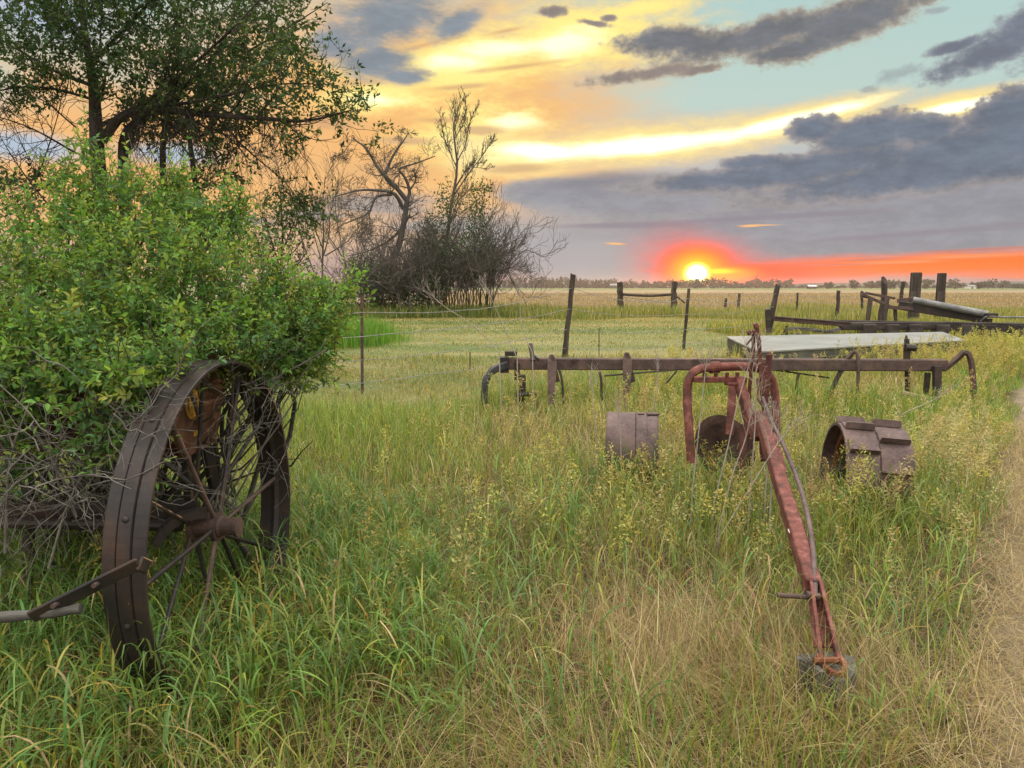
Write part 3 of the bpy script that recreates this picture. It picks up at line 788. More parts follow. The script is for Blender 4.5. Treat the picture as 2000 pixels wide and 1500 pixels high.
    panicles(mb, xs, ys, rng.uniform(.4, .7, m), np.abs(rng.normal(.08, .1, m)), rng.random(m) * 6.283, vary(np.tile(HEAD_Y, (m, 1)), m, rng, .14, .05), rng, .17, 7, 4, .02)
    tag(mb.build('rough_grass', M_BLADE, colors=True), 'rough green grass around the pale metal box and the timbers', 'grass', kind='stuff')
    # 7 mown lawn beyond the fence
    mb = MB()
    n = 70000
    y = np.sqrt(9.0 ** 2 + (42.0 ** 2 - 9.0 ** 2) * rng.random(n)); x = rng.uniform(-0.45, 0.34, n) * y
    k = y > meadow_edge(x) - .3; x, y = x[k], y[k]; n = len(x)
    cn = clump_noise(x * 0.5, y * 1.3, 0.35, 50) + 0.4 * clump_noise(x * 0.5, y, 1.1, 51)
    dry = rng.random(n) < np.clip(0.50 + 0.4 * cn + .25 * np.clip((x + 2) / 6, 0, 1), 0.05, 0.95)
    col = vary(np.where(dry[:, None], (0.33, 0.285, 0.13), (0.135, 0.185, 0.065)), n, rng, 0.14, 0.05)
    blades(mb, x, y, rng.uniform(0.03, 0.085, n), 0.0012 * y * rng.uniform(0.7, 1.3, n), rng.random(n) * 6.283, np.abs(rng.normal(0.4, 0.3, n)), rng.uniform(0, 1, n), col, 3, rng=rng)
    n = 36000
    y = 9.0 + 8.5 * rng.random(n); x = rng.uniform(-0.42, 0.30, n) * y
    k = y > meadow_edge(x) - .3; x, y = x[k], y[k]; n = len(x)
    dry = rng.random(n) < np.clip(.48 + .3 * clump_noise(x, y, 1.4, 52), .1, .9)
    col = vary(np.where(dry[:, None], (0.33, 0.285, 0.14), (0.15, 0.20, 0.07)), n, rng, 0.2, 0.06)
    blades(mb, x, y, rng.uniform(0.04, 0.15, n) * np.clip(1 + .3 * clump_noise(x, y, 1.0, 53), .4, 1.5), .001 * y * rng.uniform(.6, 1.2, n), rng.random(n) * 6.283, np.abs(rng.normal(.35, .3, n)), rng.uniform(0, 1.2, n), col, 4, rng=rng)
    tag(mb.build('mown_grass', M_BLADE, colors=True), 'short mown grass beyond the wire fence', 'grass', kind='stuff')
    # 8 taller strip below the far fence and under the bare trees
    mb = MB()
    n = 46000
    y = rng.uniform(34, 49, n); x = rng.uniform(-0.45, 0.72, n) * y
    cn = clump_noise(x, y, 0.35, 60)
    near_tree = np.exp(-((x + 4) / 6.5) ** 2)
    edge = 38.0 + 1.2 * cn - 6 * np.clip((x - 10) / 8, 0, 1)
    k = y > edge; x, y, cn, near_tree = x[k], y[k], cn[k], near_tree[k]; n = len(x)
    col = np.where((rng.random(n) < 0.12 + 0.6 * near_tree)[:, None], (0.105, 0.165, 0.045), pick([(0.22, 0.235, 0.075), (0.29, 0.28, 0.105), STRAW, (0.15, 0.20, 0.055)], [4, 4, 1.4, 2], n, rng))
    col = vary(col, n, rng, 0.15, 0.05)
    blades(mb, x, y, rng.uniform(0.25, 0.62, n) * np.clip(1 + 0.3 * cn + 0.3 * near_tree, 0.4, 1.5), rng.uniform(0.02, 0.045, n), rng.random(n) * 6.283, np.abs(rng.normal(0.12, 0.14, n)), rng.gamma(1.4, 0.35, n), col, 4, rng=rng)
    # bright tussock by the bush
    n = 5200
    x = rng.normal(-4.5, 0.55, n); y = rng.normal(22.0, 1.0, n)
    blades(mb, x, y, rng.uniform(0.35, 0.85, n) * np.clip(1.15 - 0.35 * np.abs(x + 4.5), 0.3, 1), rng.uniform(0.010, 0.022, n), rng.random(n) * 6.283, np.abs(rng.normal(0.1, 0.1, n)), rng.gamma(1.5, 0.35, n),
           vary(pick([(0.11, 0.27, 0.035), (0.085, 0.21, 0.035), (0.17, 0.28, 0.055)], [3, 3, 2], n, rng), n, rng, 0.12, 0.05), 5, rng=rng)
    tag(mb.build('field_edge_grass', M_BLADE, colors=True), 'uncut grass along the field edge under the bare trees', 'grass', kind='stuff')
    # 9 ripe field: sparse tops that break up its surface
    mb = MB()
    n = 42000
    y = 49.0 * np.exp(rng.random(n) * math.log(190 / 49.0)); x = rng.uniform(-0.1, 0.74, n) * y
    col = vary(pick([(0.28, 0.225, 0.155), (0.32, 0.265, 0.19), (0.235, 0.185, 0.125), (0.24, 0.225, 0.13)], [4, 3, 3, 0.8], n, rng), n, rng, 0.10, 0.03)
    blades(mb, x, y, rng.uniform(0.10, 0.36, n), 0.0011 * y * rng.uniform(0.7, 1.3, n), rng.random(n) * 6.283, np.abs(rng.normal(0.25, 0.2, n)), rng.uniform(0, 0.8, n), col, 3, rng=rng)
    tag(mb.build('ripe_field', M_BLADE, colors=True), 'dry tan grain field stretching to the far trees', 'field', kind='stuff')

def in_quad(x, y, q):
    r = np.ones(len(x), bool)
    for i in range(4):
        a, b = q[i], q[(i + 1) % 4]
        r &= ((b[0] - a[0]) * (y - a[1]) - (b[1] - a[1]) * (x - a[0])) > 0
    return r

BOX_Z = 0.45
BOX_TOP = np.array([G(1482, 686, BOX_Z), G(1886, 664, BOX_Z), G(1840, 648, BOX_Z), G(1419, 657, BOX_Z)])
build_grass()

# ------------------------------------------------------------------ plants
def leaves(mb, P, D, L, asp, col, rng, fold=0.25, droop=0.0):
    """pointed leaves: base P, along D, length L, folded on the midrib"""
    n = len(P)
    D = norm(D + np.array([0, 0, -1.0]) * droop)
    R = norm(rng.normal(0, 1, (n, 3)) + np.array([0, 0, 1.2]))
    S = norm(np.cross(D, R)); U = np.cross(S, D)
    Lc = L[:, None]
    Wd = S * Lc * asp * 0.5
    c0 = P
    m1 = P + D * Lc * 0.38 - U * Lc * 0.02
    m2 = P + D * Lc * 0.72 - U * Lc * 0.06
    tp = P + D * Lc - U * Lc * 0.14
    up = U * Lc * asp * fold
    V = np.stack([c0, m1 + Wd + up, m2 + Wd * 0.72 + up * 0.7, tp, m2 - Wd * 0.72 + up * 0.7, m1 - Wd + up, m1, m2], 1)
    b = (np.arange(n) * 8)[:, None]
    tri = np.array([[0, 6, 1], [0, 5, 6], [7, 3, 2], [7, 4, 3]])
    quad = np.array([[1, 6, 7, 2], [6, 5, 4, 7]])
    cc = np.repeat(col, 8, 0)
    k0 = mb.n
    mb.add(V.reshape(-1, 3), (b[:, :, None] + tri[None]).reshape(-1, 3), cc)
    f = (b[:, :, None] + quad[None]).reshape(-1, 4) + k0
    mb.f.append(f)

def simple_leaves(mb, P, D, L, asp, col, rng):
    n = len(P)
    D = norm(D); R = norm(rng.normal(0, 1, (n, 3)))
    S = norm(np.cross(D, R)); U = np.cross(S, D)
    Lc = L[:, None]
    V = np.stack([P, P + D * Lc * 0.45 + S * Lc * asp * 0.5, P + D * Lc - U * Lc * 0.1, P + D * Lc * 0.45 - S * Lc * asp * 0.5], 1)
    mb.add(V.reshape(-1, 3), np.arange(n * 4).reshape(-1, 4), np.repeat(col, 4, 0))

def sprout(P, R, m, ang, ln, rng, up=0.0, wig=0.25, k=6, t0=0.15, t1=1.0, rr=0.55, sag=0.0, taper=0.25):
    """m side branches on each of the polylines P (n,j,3): returns their own polylines and radii"""
    n, j, _ = P.shape
    t = t0 + (t1 - t0) * (np.arange(m)[None] + rng.random((n, m))) / m
    f = t * (j - 1); i = np.minimum(f.astype(int), j - 2); u = f - i
    a = np.arange(n)[:, None]
    B = P[a, i] * (1 - u[..., None]) + P[a, i + 1] * u[..., None]
    T = norm(P[a, i + 1] - P[a, i])
    r0 = (R[a, i] * (1 - u) + R[a, i + 1] * u) * rr
    plen = np.linalg.norm(np.diff(P, axis=1), axis=2).sum(1)[:, None]
    A, Bn = perp_frames(T)
    ph = rng.random((n, m, 1)) * 6.283
    O = np.cos(ph) * A + np.sin(ph) * Bn
    an = (ang * (0.7 + 0.6 * rng.random((n, m))))[..., None]
    D = norm(T * np.cos(an) + O * np.sin(an))
    lens = plen * ln * (1.15 - 0.6 * t) * (0.6 + 0.8 * rng.random((n, m)))
    N_ = n * m
    D = D.reshape(N_, 3); B = B.reshape(N_, 3); lens = lens.reshape(N_, 1); r0 = r0.reshape(N_)
    Q = np.empty((N_, k, 3)); Q[:, 0] = B
    d = D
    for s in range(1, k):
        d = norm(d + wig * rng.normal(0, 1, (N_, 3)) + np.array([0, 0, up]) / k * 3 - np.array([0, 0, sag]) * (s / k))
        Q[:, s] = Q[:, s - 1] + d * lens / (k - 1)
    RR = r0[:, None] * np.linspace(1, taper, k)[None]
    return Q, RR

def resample(p, r, k):
    q = smooth_path(p, k); rr = np.interp(np.linspace(0, 1, k), np.linspace(0, 1, len(r)), r)
    return q, rr

def trace(points, Y, k=12, dy=None):
    """a limb through points measured on the photograph, each at its own depth"""
    dy = dy if dy is not None else [0] * len(points)
    return smooth_path([W(x, y, Y + d) for (x, y), d in zip(points, dy)], k)

def limbs_mesh(name, mat, parent, sets, sides=(7, 5, 4, 3)):
    mb = MB()
    for lev, (P, R) in enumerate(sets):
        v, f, _ = tubes(P, R, sides[min(lev, len(sides) - 1)])
        mb.add(v, f)
    return mb.build(name, mat, parent, smooth=True)

def in_ellipsoids(n, cs, rs, rng, shell=0.0):
    """random points in a union of ellipsoids, chosen in proportion to volume^(2/3)"""
    w = np.prod(rs, 1) ** (2 / 3.0); j = rng.choice(len(cs), n, p=w / w.sum())
    d = norm(rng.normal(0, 1, (n, 3))); q = rng.random((n, 1)) ** (1 / 3.0)
    q = shell + (1 - shell) * q
    return cs[j] + d * q * rs[j], d, j

# ---- the green shrub in the left foreground
def build_shrub():
    rng = np.random.default_rng(5)
    base = np.array([-2.1, 4.3, 0.0])
    root = empty('leafy_shrub', base)
    tag(root, 'big bright green leafy shrub growing over the rusty wheeled machine', 'shrub')
    cl = [  # px, py, Y, rx, ry, rz (metres)
        (135, 460, 4.1, .30, .5, .26), (165, 350, 4.2, .20, .3, .20), (175, 285, 4.2, .06, .1, .10), (265, 420, 4.2, .38, .5, .24), (235, 345, 4.2, .11, .2, .10), (320, 385, 4.3, .22, .3, .15), (395, 450, 4.2, .34, .45, .20), (345, 340, 4.3, .09, .1, .08), (425, 420, 4.3, .16, .3, .13), (470, 385, 4.3, .08, .15, .12), (60, 520, 4.0, .14, .2, .10),
        (40, 590, 3.7, .40, .5, .30), (170, 560, 3.6, .42, .5, .34), (300, 550, 3.6, .42, .5, .32), (420, 545, 3.8, .36, .45, .26), (520, 590, 3.9, .28, .4, .16), (600, 580, 4.0, .22, .3, .11),
        (655, 560, 4.0, .14, .25, .07), (695, 548, 4.0, .07, .1, .04), (560, 640, 3.8, .28, .4, .22), (620, 640, 3.9, .16, .3, .18), (480, 650, 3.6, .30, .4, .20), (550, 715, 3.7, .20, .3, .14), (590, 700, 3.8, .12, .2, .16), 
        (360, 640, 3.4, .34, .35, .17), (230, 660, 3.2, .34, .4, .20), (90, 680, 3.1, .34, .4, .24), (-20, 700, 3.1, .34, .5, .28), (40, 765, 2.9, .20, .3, .12), (170, 715, 2.85, .20, .25, .08),
        (190, 800, 2.75, .14, .15, .10), (220, 845, 2.75, .07, .1, .08), (10, 800, 2.85, .18, .25, .10), (290, 700, 2.95, .22, .25, .11), (-170, 640, 3.8, .6, .7, .42), (-120, 760, 3.4, .4, .6, .4), (330, 672, 2.9, .12, .15, .05), (265, 725, 2.75, .12, .12, .06), (235, 780, 2.65, .07, .08, .07), (50, 870, 2.8, .10, .12, .05), (150, 880, 2.8, .09, .1, .05), (20, 940, 2.75, .08, .1, .05), (205, 900, 2.7, .05, .06, .05), (640, 600, 3.8, .14, .2, .10), (540, 520, 3.9, .10, .2, .08),
    ]
    cs = np.array([W(a, b, Y) for a, b, Y, *_ in cl]); rs = np.array([c[3:] for c in cl])
    # stems
    P0, R0 = [], []
    for i, c in enumerate(cs):
        b = base + np.array([rng.normal(0, 0.4), rng.normal(0, 0.3), 0])
        b[2] = 0
        mid = b * 0.45 + c * 0.55 + np.array([rng.normal(0, .12), rng.normal(0, .1), 0.12])
        q, r = resample([b, b * 0.75 + mid * 0.25 + np.array([0, 0, .1]), mid, c], [0.020, 0.016, 0.011, 0.005], 12)
        P0.append(q); R0.append(r)
    P0, R0 = np.array(P0), np.array(R0)
    P1, R1 = sprout(P0, R0, 7, 0.7, 0.30, rng, up=0.25, t0=0.4)
    limbs_mesh('stem', M_BARK_WARM, root, [(P0, R0), (P1, R1)])
    # leafy shoots
    ns = 3700
    pos, d, j = in_ellipsoids(ns, cs, rs, rng, 0.25)
    L = rng.uniform(0.10, 0.26, ns)
    far_ = rng.random(ns) < .07
    L[far_] *= 1.7
    dirs = norm(d * np.array([0.8, 0.8, 0.5]) + np.array([0, 0, 0.55]) + rng.normal(0, 0.35, (ns, 3)))
    low = cs[j][:, 2] < 1.25
    dirs[low] = norm(dirs[low] + np.array([0.05, -0.5, -0.75]))
    dirs[far_] = norm(dirs[far_] + np.array([0, 0, .8]) * ~low[far_][:, None])
    pos = pos - dirs * (L * np.where(far_, .35, .75))[:, None]
    k = 6
    Q = np.empty((ns, k, 3)); Q[:, 0] = pos; dd = dirs
    for s in range(1, k):
        dd = norm(dd + rng.normal(0, 0.12, (ns, 3))); Q[:, s] = Q[:, s - 1] + dd * L[:, None] / (k - 1)
    # keep the clear space in front of the wheel and below the trough edge
    mbt = MB(); v, f, _ = tubes(Q, np.full((ns, k), 0.0016) * np.linspace(1.2, .6, k), 3); mbt.add(v, f, (0.16, 0.15, 0.06))
    shade = rng.random(ns)
    pal = np.array([(0.115, 0.235, 0.048), (0.165, 0.285, 0.055), (0.065, 0.15, 0.042), (0.215, 0.30, 0.065), (0.29, 0.32, 0.075), (0.10, 0.20, 0.085)])
    ci = rng.choice(6, ns, p=[.28, .22, .15, .18, .05, .12])
    m = 15
    t = np.linspace(0.02, 1, m)[None] + rng.normal(0, 0.03, (ns, m)); t = np.clip(t, 0, 1)
    fi = t * (k - 1); ii = np.minimum(fi.astype(int), k - 2); u = (fi - ii)[..., None]
    a = np.arange(ns)[:, None]
    B = Q[a, ii] * (1 - u) + Q[a, ii + 1] * u
    T = norm(Q[a, ii + 1] - Q[a, ii])
    A, Bn = perp_frames(T)
    ph = (np.arange(m)[None] * 2.4 + rng.random((ns, 1)) * 6.28 + rng.normal(0, 0.3, (ns, m)))[..., None]
    O = np.cos(ph) * A + np.sin(ph) * Bn
    D = norm(T * (0.35 + 0.8 * t[..., None] ** 2) + O * 0.9 + np.array([0, 0, -0.12]))
    Ls = rng.uniform(0.020, 0.042, (ns, m)) * (1.1 - 0.35 * t) * rng.uniform(.7, 1.35, (ns, 1))
    colr = vary(np.repeat(pal[ci], m, 0), ns * m, rng, 0.16, 0.07) * (1 + .35 * np.clip(t, 0, 1) ** 3).reshape(-1, 1)   # new leaves at the tips are paler
    leaves(mbt, B.reshape(-1, 3), D.reshape(-1, 3), Ls.ravel(), 0.44, colr, rng)
    mbt.build('foliage', M_LEAF, root, colors=True)
    # dead grey twigs hanging in the shade below
    nt_ = 135
    c0 = np.array([W(rng.uniform(-40, 250), rng.uniform(800, 985), rng.uniform(2.55, 3.0)) for _ in range(nt_)])
    dd = norm(rng.normal(0, 1, (nt_, 3)) * np.array([1, .7, .5]) + np.array([0.25, 0, -0.1]))
    k = 8; Q = np.empty((nt_, k, 3)); Q[:, 0] = c0; ln = rng.uniform(0.15, 0.5, (nt_, 1))
    for s in range(1, k):
        dd = norm(dd + rng.normal(0, 0.3, (nt_, 3)) - np.array([0, 0, 0.05])); Q[:, s] = Q[:, s - 1] + dd * ln / (k - 1)
    R = rng.uniform(0.0012, 0.0036, (nt_, 1)) * np.linspace(1, .5, k)[None]
    mb = MB(); v, f, _ = tubes(Q, R, 4); mb.add(v, f)
    Q2, R2 = sprout(Q, R, 4, 0.7, 0.45, rng, wig=0.3, k=5); v, f, _ = tubes(Q2, np.maximum(R2, 0.0008), 3); mb.add(v, f)
    # thorny side twigs over the wheel
    nt_ = 46
    c0 = np.array([W(rng.uniform(420, 545), rng.uniform(720, 930), rng.uniform(3.0, 3.5)) for _ in range(nt_)])
    c0 = np.vstack([c0, [W(rng.uniform(240, 330), rng.uniform(740, 860), 2.6) for _ in range(14)]]); nt_ = len(c0)
    dd = norm(rng.normal(0, 1, (nt_, 3)) + np.array([0.5, 0, 0.25])); Q = np.empty((nt_, 6, 3)); Q[:, 0] = c0; ln = rng.uniform(0.08, 0.26, (nt_, 1))
    for s in range(1, 6):
        dd = norm(dd + rng.normal(0, 0.16, (nt_, 3))); Q[:, s] = Q[:, s - 1] + dd * ln / 5
    R = rng.uniform(0.0009, 0.0018, (nt_, 1)) * np.linspace(1, .5, 6)[None]
    v, f, _ = tubes(Q, R, 3); mb.add(v, f)
    Q2, R2 = sprout(Q, R, 5, 0.8, 0.5, rng, k=4); v, f, _ = tubes(Q2, np.maximum(R2, 0.0006), 3); mb.add(v, f)
    # long grey stems rising through the wheel
    for pts, Y, r in (([(410, 1040), (440, 900), (480, 780), (610, 700), (640, 680)], 3.55, .007), ([(430, 1010), (450, 860), (455, 720), (460, 600)], 3.45, .008), ([(400, 1060), (470, 930), (545, 830), (600, 740)], 3.5, .006),
                      ([(445, 1000), (500, 900), (560, 780), (640, 660)], 3.6, .005), ([(95, 1110), (130, 990), (160, 930)], 2.6, .005), ([(10, 1080), (20, 900), (60, 780)], 2.7, .006), ([(60, 830), (120, 930), (150, 1010)], 2.8, .009)):
        q = trace(pts, Y, 12); add_tube(mb, q, np.linspace(r, r * .5, 12), 5, False)
    mb.build('dead_twigs', M_DEADWOOD, root, smooth=True)

build_shrub()

# ---- the big tree behind it
def build_big_tree():
    rng = np.random.default_rng(17)
    Y = 13.5
    root = empty('leafy_tree', (W(205, 500, Y)[0], Y, 0))
    tag(root, 'tall dark green leafy tree with long side limb behind the bright shrub', 'tree')
    T = [  # traced limbs with end radii
        ([(215, 690), (205, 450), (193, 330), (188, 250), (182, 160), (165, 60), (150, -80)], [.20, .17, .15, .14, .10, .07, .04], None),
        ([(235, 690), (243, 420), (240, 330), (246, 260), (300, 215)], [.14, .12, .10, .09, .07], [0, .2, .3, .3, .4]),
        ([(330, 690), (325, 420), (318, 330), (322, 250), (345, 190), (420, 110), (470, 0)], [.11, .09, .07, .06, .05, .04, .03], [.5] * 7),
        ([(395, 690), (390, 430), (378, 330), (372, 250), (400, 150)], [.10, .08, .06, .045, .03], [.8] * 5),
        ([(200, 275), (240, 226), (300, 213), (400, 224), (520, 232), (600, 236), (690, 214)], [.10, .09, .08, .06, .045, .03, .012], [0, -.2, -.4, -.6, -.6, -.5, -.4]),
        ([(188, 170), (110, 140), (40, 100), (-60, 40)], [.07, .05, .04, .02], [0, .2, .4, .6]),
        ([(195, 245), (300, 200), (400, 145), (520, 80), (640, 5)], [.08, .065, .05, .035, .012], [0, .4, .8, 1.0, 1.1]),
        ([(180, 120), (240, 60), (310, -20), (350, -120)], [.06, .05, .04, .02], [0, -.4, -.8, -1]),
        ([(185, 195), (110, 175), (40, 170), (-60, 190)], [.05, .04, .03, .015], [0, -.3, -.5, -.7]),
        ([(240, 235), (330, 165), (450, 60), (560, -60)], [.06, .05, .035, .015], [0, -.7, -1.2, -1.4]),
        ([(300, 213), (420, 190), (540, 165), (640, 165)], [.05, .04, .025, .010], [-.3, -.9, -1.2, -1.3]),
        ([(420, 226), (480, 290), (560, 360), (600, 420)], [.035, .025, .015, .006], [-.5, -.4, -.2, 0]),
        ([(170, 75), (120, 20), (70, -60)], [.05, .04, .02], [0, .5, .8]),
    ]
    P0, R0 = [], []
    for pts, r, dy in T:
        q = trace(pts, Y, 16, dy); P0.append(q); R0.append(np.interp(np.linspace(0, 1, 16), np.linspace(0, 1, len(r)), r) * (.8 if len(R0) < 5 else .52))
    P0, R0 = np.array(P0), np.array(R0)
    P1, R1 = sprout(P0[4:], R0[4:] * 0.8, 13, 0.75, 0.34, rng, up=0.3, wig=0.2, t0=0.12, k=7)
    P1b, R1b = sprout(P0[:4], R0[:4] * 0.6, 9, 0.8, 0.22, rng, up=0.35, wig=0.2, t0=0.5, k=7)
    P1 = np.concatenate([P1, P1b]); R1 = np.concatenate([R1, R1b])
    P2, R2 = sprout(P1, R1, 6, 0.7, 0.45, rng, up=0.1, wig=0.22, k=5)
    # dead hanging twigs under the long limb
    nh = 190
    src = P0[4]; t = rng.uniform(0.22, 0.75, nh) * 15; i = t.astype(int)
    Q = np.empty((nh, 8, 3)); Q[:, 0] = src[i] + rng.normal(0, [.35, .3, .1], (nh, 3)); dd = norm(np.stack([rng.normal(0.15, .6, nh), rng.normal(0, .4, nh), np.full(nh, -.9)], -1)); ln = rng.uniform(0.5, 1.5, (nh, 1))
    for s in range(1, 8):
        dd = norm(dd + rng.normal(0, .26, (nh, 3)) - np.array([0, 0, .10])); Q[:, s] = Q[:, s - 1] + dd * ln / 7
    RH = rng.uniform(.004, .010, (nh, 1)) * np.linspace(1, .4, 8)
    QH2, RH2 = sprout(Q, RH, 4, 0.6, 0.4, rng, k=4)
    # bare dead twigs on the left side
    dead = [([(150, 300), (60, 250), (-30, 220)], .02), ([(150, 330), (60, 380), (-20, 420)], .02), ([(110, 420), (40, 330), (-10, 250)], .018), ([(20, 480), (90, 300), (120, 200)], .02), ([(150, 250), (70, 190), (0, 215)], .015)]
    PD = np.array([trace(p, Y + .3, 10) for p, _ in dead]); RD = np.array([np.linspace(r, r * .3, 10) for _, r in dead])
    PD1, RD1 = sprout(PD, RD, 20, 0.8, 0.42, rng, k=6, wig=.3); PD2, RD2 = sprout(PD1, RD1, 4, 0.6, 0.5, rng, k=4)
    limbs_mesh('trunk', M_BARK, root, [(P0, R0), (P1, np.maximum(R1, .004)), (P2, np.maximum(R2, .0028)), (Q, RH), (QH2, np.maximum(RH2, .002)), (PD, RD), (PD1, np.maximum(RD1, .0055)), (PD2, np.maximum(RD2, .004))], (9, 5, 3, 3, 3, 4, 3, 3))
    cl = [(60, 65, 90, 40), (10, 135, 70, 36), (130, 105, 80, 50), (190, 50, 110, 80), (300, 70, 120, 80), (260, 150, 90, 50), (400, 80, 120, 90), (350, 170, 110, 45), (500, 70, 110, 80), (560, 30, 70, 60), (545, 130, 80, 55),
          (470, 165, 110, 40), (450, 215, 120, 35), (560, 215, 70, 22), (620, 185, 60, 30), (650, 215, 45, 18), (400, 265, 80, 28), (330, 255, 70, 25), (430, 335, 50, 30), (560, 270, 26, 18), (10, 375, 50, 46), (85, 345, 26, 20), (390, 350, 40, 26),
          (100, -60, 200, 90), (300, -80, 200, 90), (480, -60, 160, 80), (-80, 80, 110, 60), (220, 210, 40, 40), (-70, 360, 70, 50)]
    cs, rs = [], []
    for px, py, rx, ry in cl:
        dy = rng.normal(0, 0.7)
        cs.append(W(px, py, Y + dy)); rs.append((rx / FPX * Y, max(0.35, (rx + ry) / 2 / FPX * Y), ry / FPX * Y))
    cs, rs = np.array(cs), np.array(rs)
    ns = 2700
    pos, d, _ = in_ellipsoids(ns, cs, rs * .78, rng, 0.1)
    # sprigs near real twigs as well
    e = P2.reshape(-1, 3)
    vis = e[rng.choice(len(e), 1000)]
    pos = np.vstack([pos, vis + rng.normal(0, .08, vis.shape)]); d = np.vstack([d, norm(rng.normal(0, 1, vis.shape))]); ns = len(pos)
    dirs = norm(d + np.array([0.15, 0, 0.1]) + rng.normal(0, .5, (ns, 3)))
    L = rng.uniform(.15, .4, ns); m = 9
    t = np.linspace(0, 1, m)[None, :, None]
    B = pos[:, None] + dirs[:, None] * L[:, None, None] * t + rng.normal(0, .025, (ns, m, 3))
    D = norm(dirs[:, None] * 0.6 + rng.normal(0, .75, (ns, m, 3)) + np.array([0, 0, -.25]))
    pal = np.array([(0.040, 0.085, 0.022), (0.055, 0.105, 0.025), (0.030, 0.070, 0.022), (0.075, 0.12, 0.03)])
    colr = vary(np.repeat(pal[rng.choice(4, ns)], m, 0), ns * m, rng, .15, .06)
    mb = MB()
    v, f, _ = tubes(np.stack([pos, pos + dirs * L[:, None]], 1), np.full((ns, 2), .003), 3); mb.add(v, f, (.06, .05, .04))
    simple_leaves(mb, B.reshape(-1, 3), D.reshape(-1, 3), rng.uniform(.06, .115, ns * m), 0.45, colr, rng)
    mb.build('crown', M_TREE_LEAF, root, colors=True)
build_big_tree()

def tree_from_traces(name, label, cat, Y, limbs, rng, lev=((10, .7, .4), (6, .6, .45)), group=None, mat=M_BARK_WARM, minr=(.012, .008, .006), leaf=None, up=.25, base=None, wig=.22, sag=0.0, trunk_name='trunk'):
    P0 = np.array([trace(p, Y, 14, [d * (i / (len(p) - 1)) for i in range(len(p))]) for p, r, d in limbs])
    R0 = np.array([np.interp(np.linspace(0, 1, 14), [0, 1], r) for p, r, d in limbs]) * .6
    b = base if base is not None else (P0[0, 0, 0], P0[0, 0, 1], 0)
    root = empty(name, b)
    tag(root, label, cat, group)
    sets = [(P0, np.maximum(R0, minr[0]))]
    P, R = P0, R0
    for i, (m, a, l) in enumerate(lev):
        P, R = sprout(P, R, m, a, l, rng, up=up, wig=wig, t0=.18 if i == 0 else .1, k=6, sag=sag, rr=.34 if i == 0 else .5)
        R = np.maximum(R, minr[min(i + 1, 2)])
        sets.append((P, R))
    limbs_mesh(trunk_name, mat, root, sets, (7, 4, 3, 3))
    if leaf:
        cl, nleaf, size, pal = leaf
        cs = np.array([W(px, py, Y + dy) for px, py, rx, ry, dy in cl]); rs = np.array([(rx / FPX * Y, (rx + ry) / 2 / FPX * Y, ry / FPX * Y) for px, py, rx, ry, dy in cl])
        pos, d, _ = in_ellipsoids(nleaf // 6, cs, rs, rng, 0)
        B = np.repeat(pos, 6, 0) + rng.normal(0, size * 1.6, (len(pos) * 6, 3))
        mb = MB()
        simple_leaves(mb, B, rng.normal(0, 1, B.shape), rng.uniform(.7, 1.3, len(B)) * size, .5, vary(np.asarray(pal)[rng.choice(len(pal), len(B))], len(B), rng, .15, .06), rng)
        mb.build('crown', M_TREE_LEAF, root, colors=True)
    return root

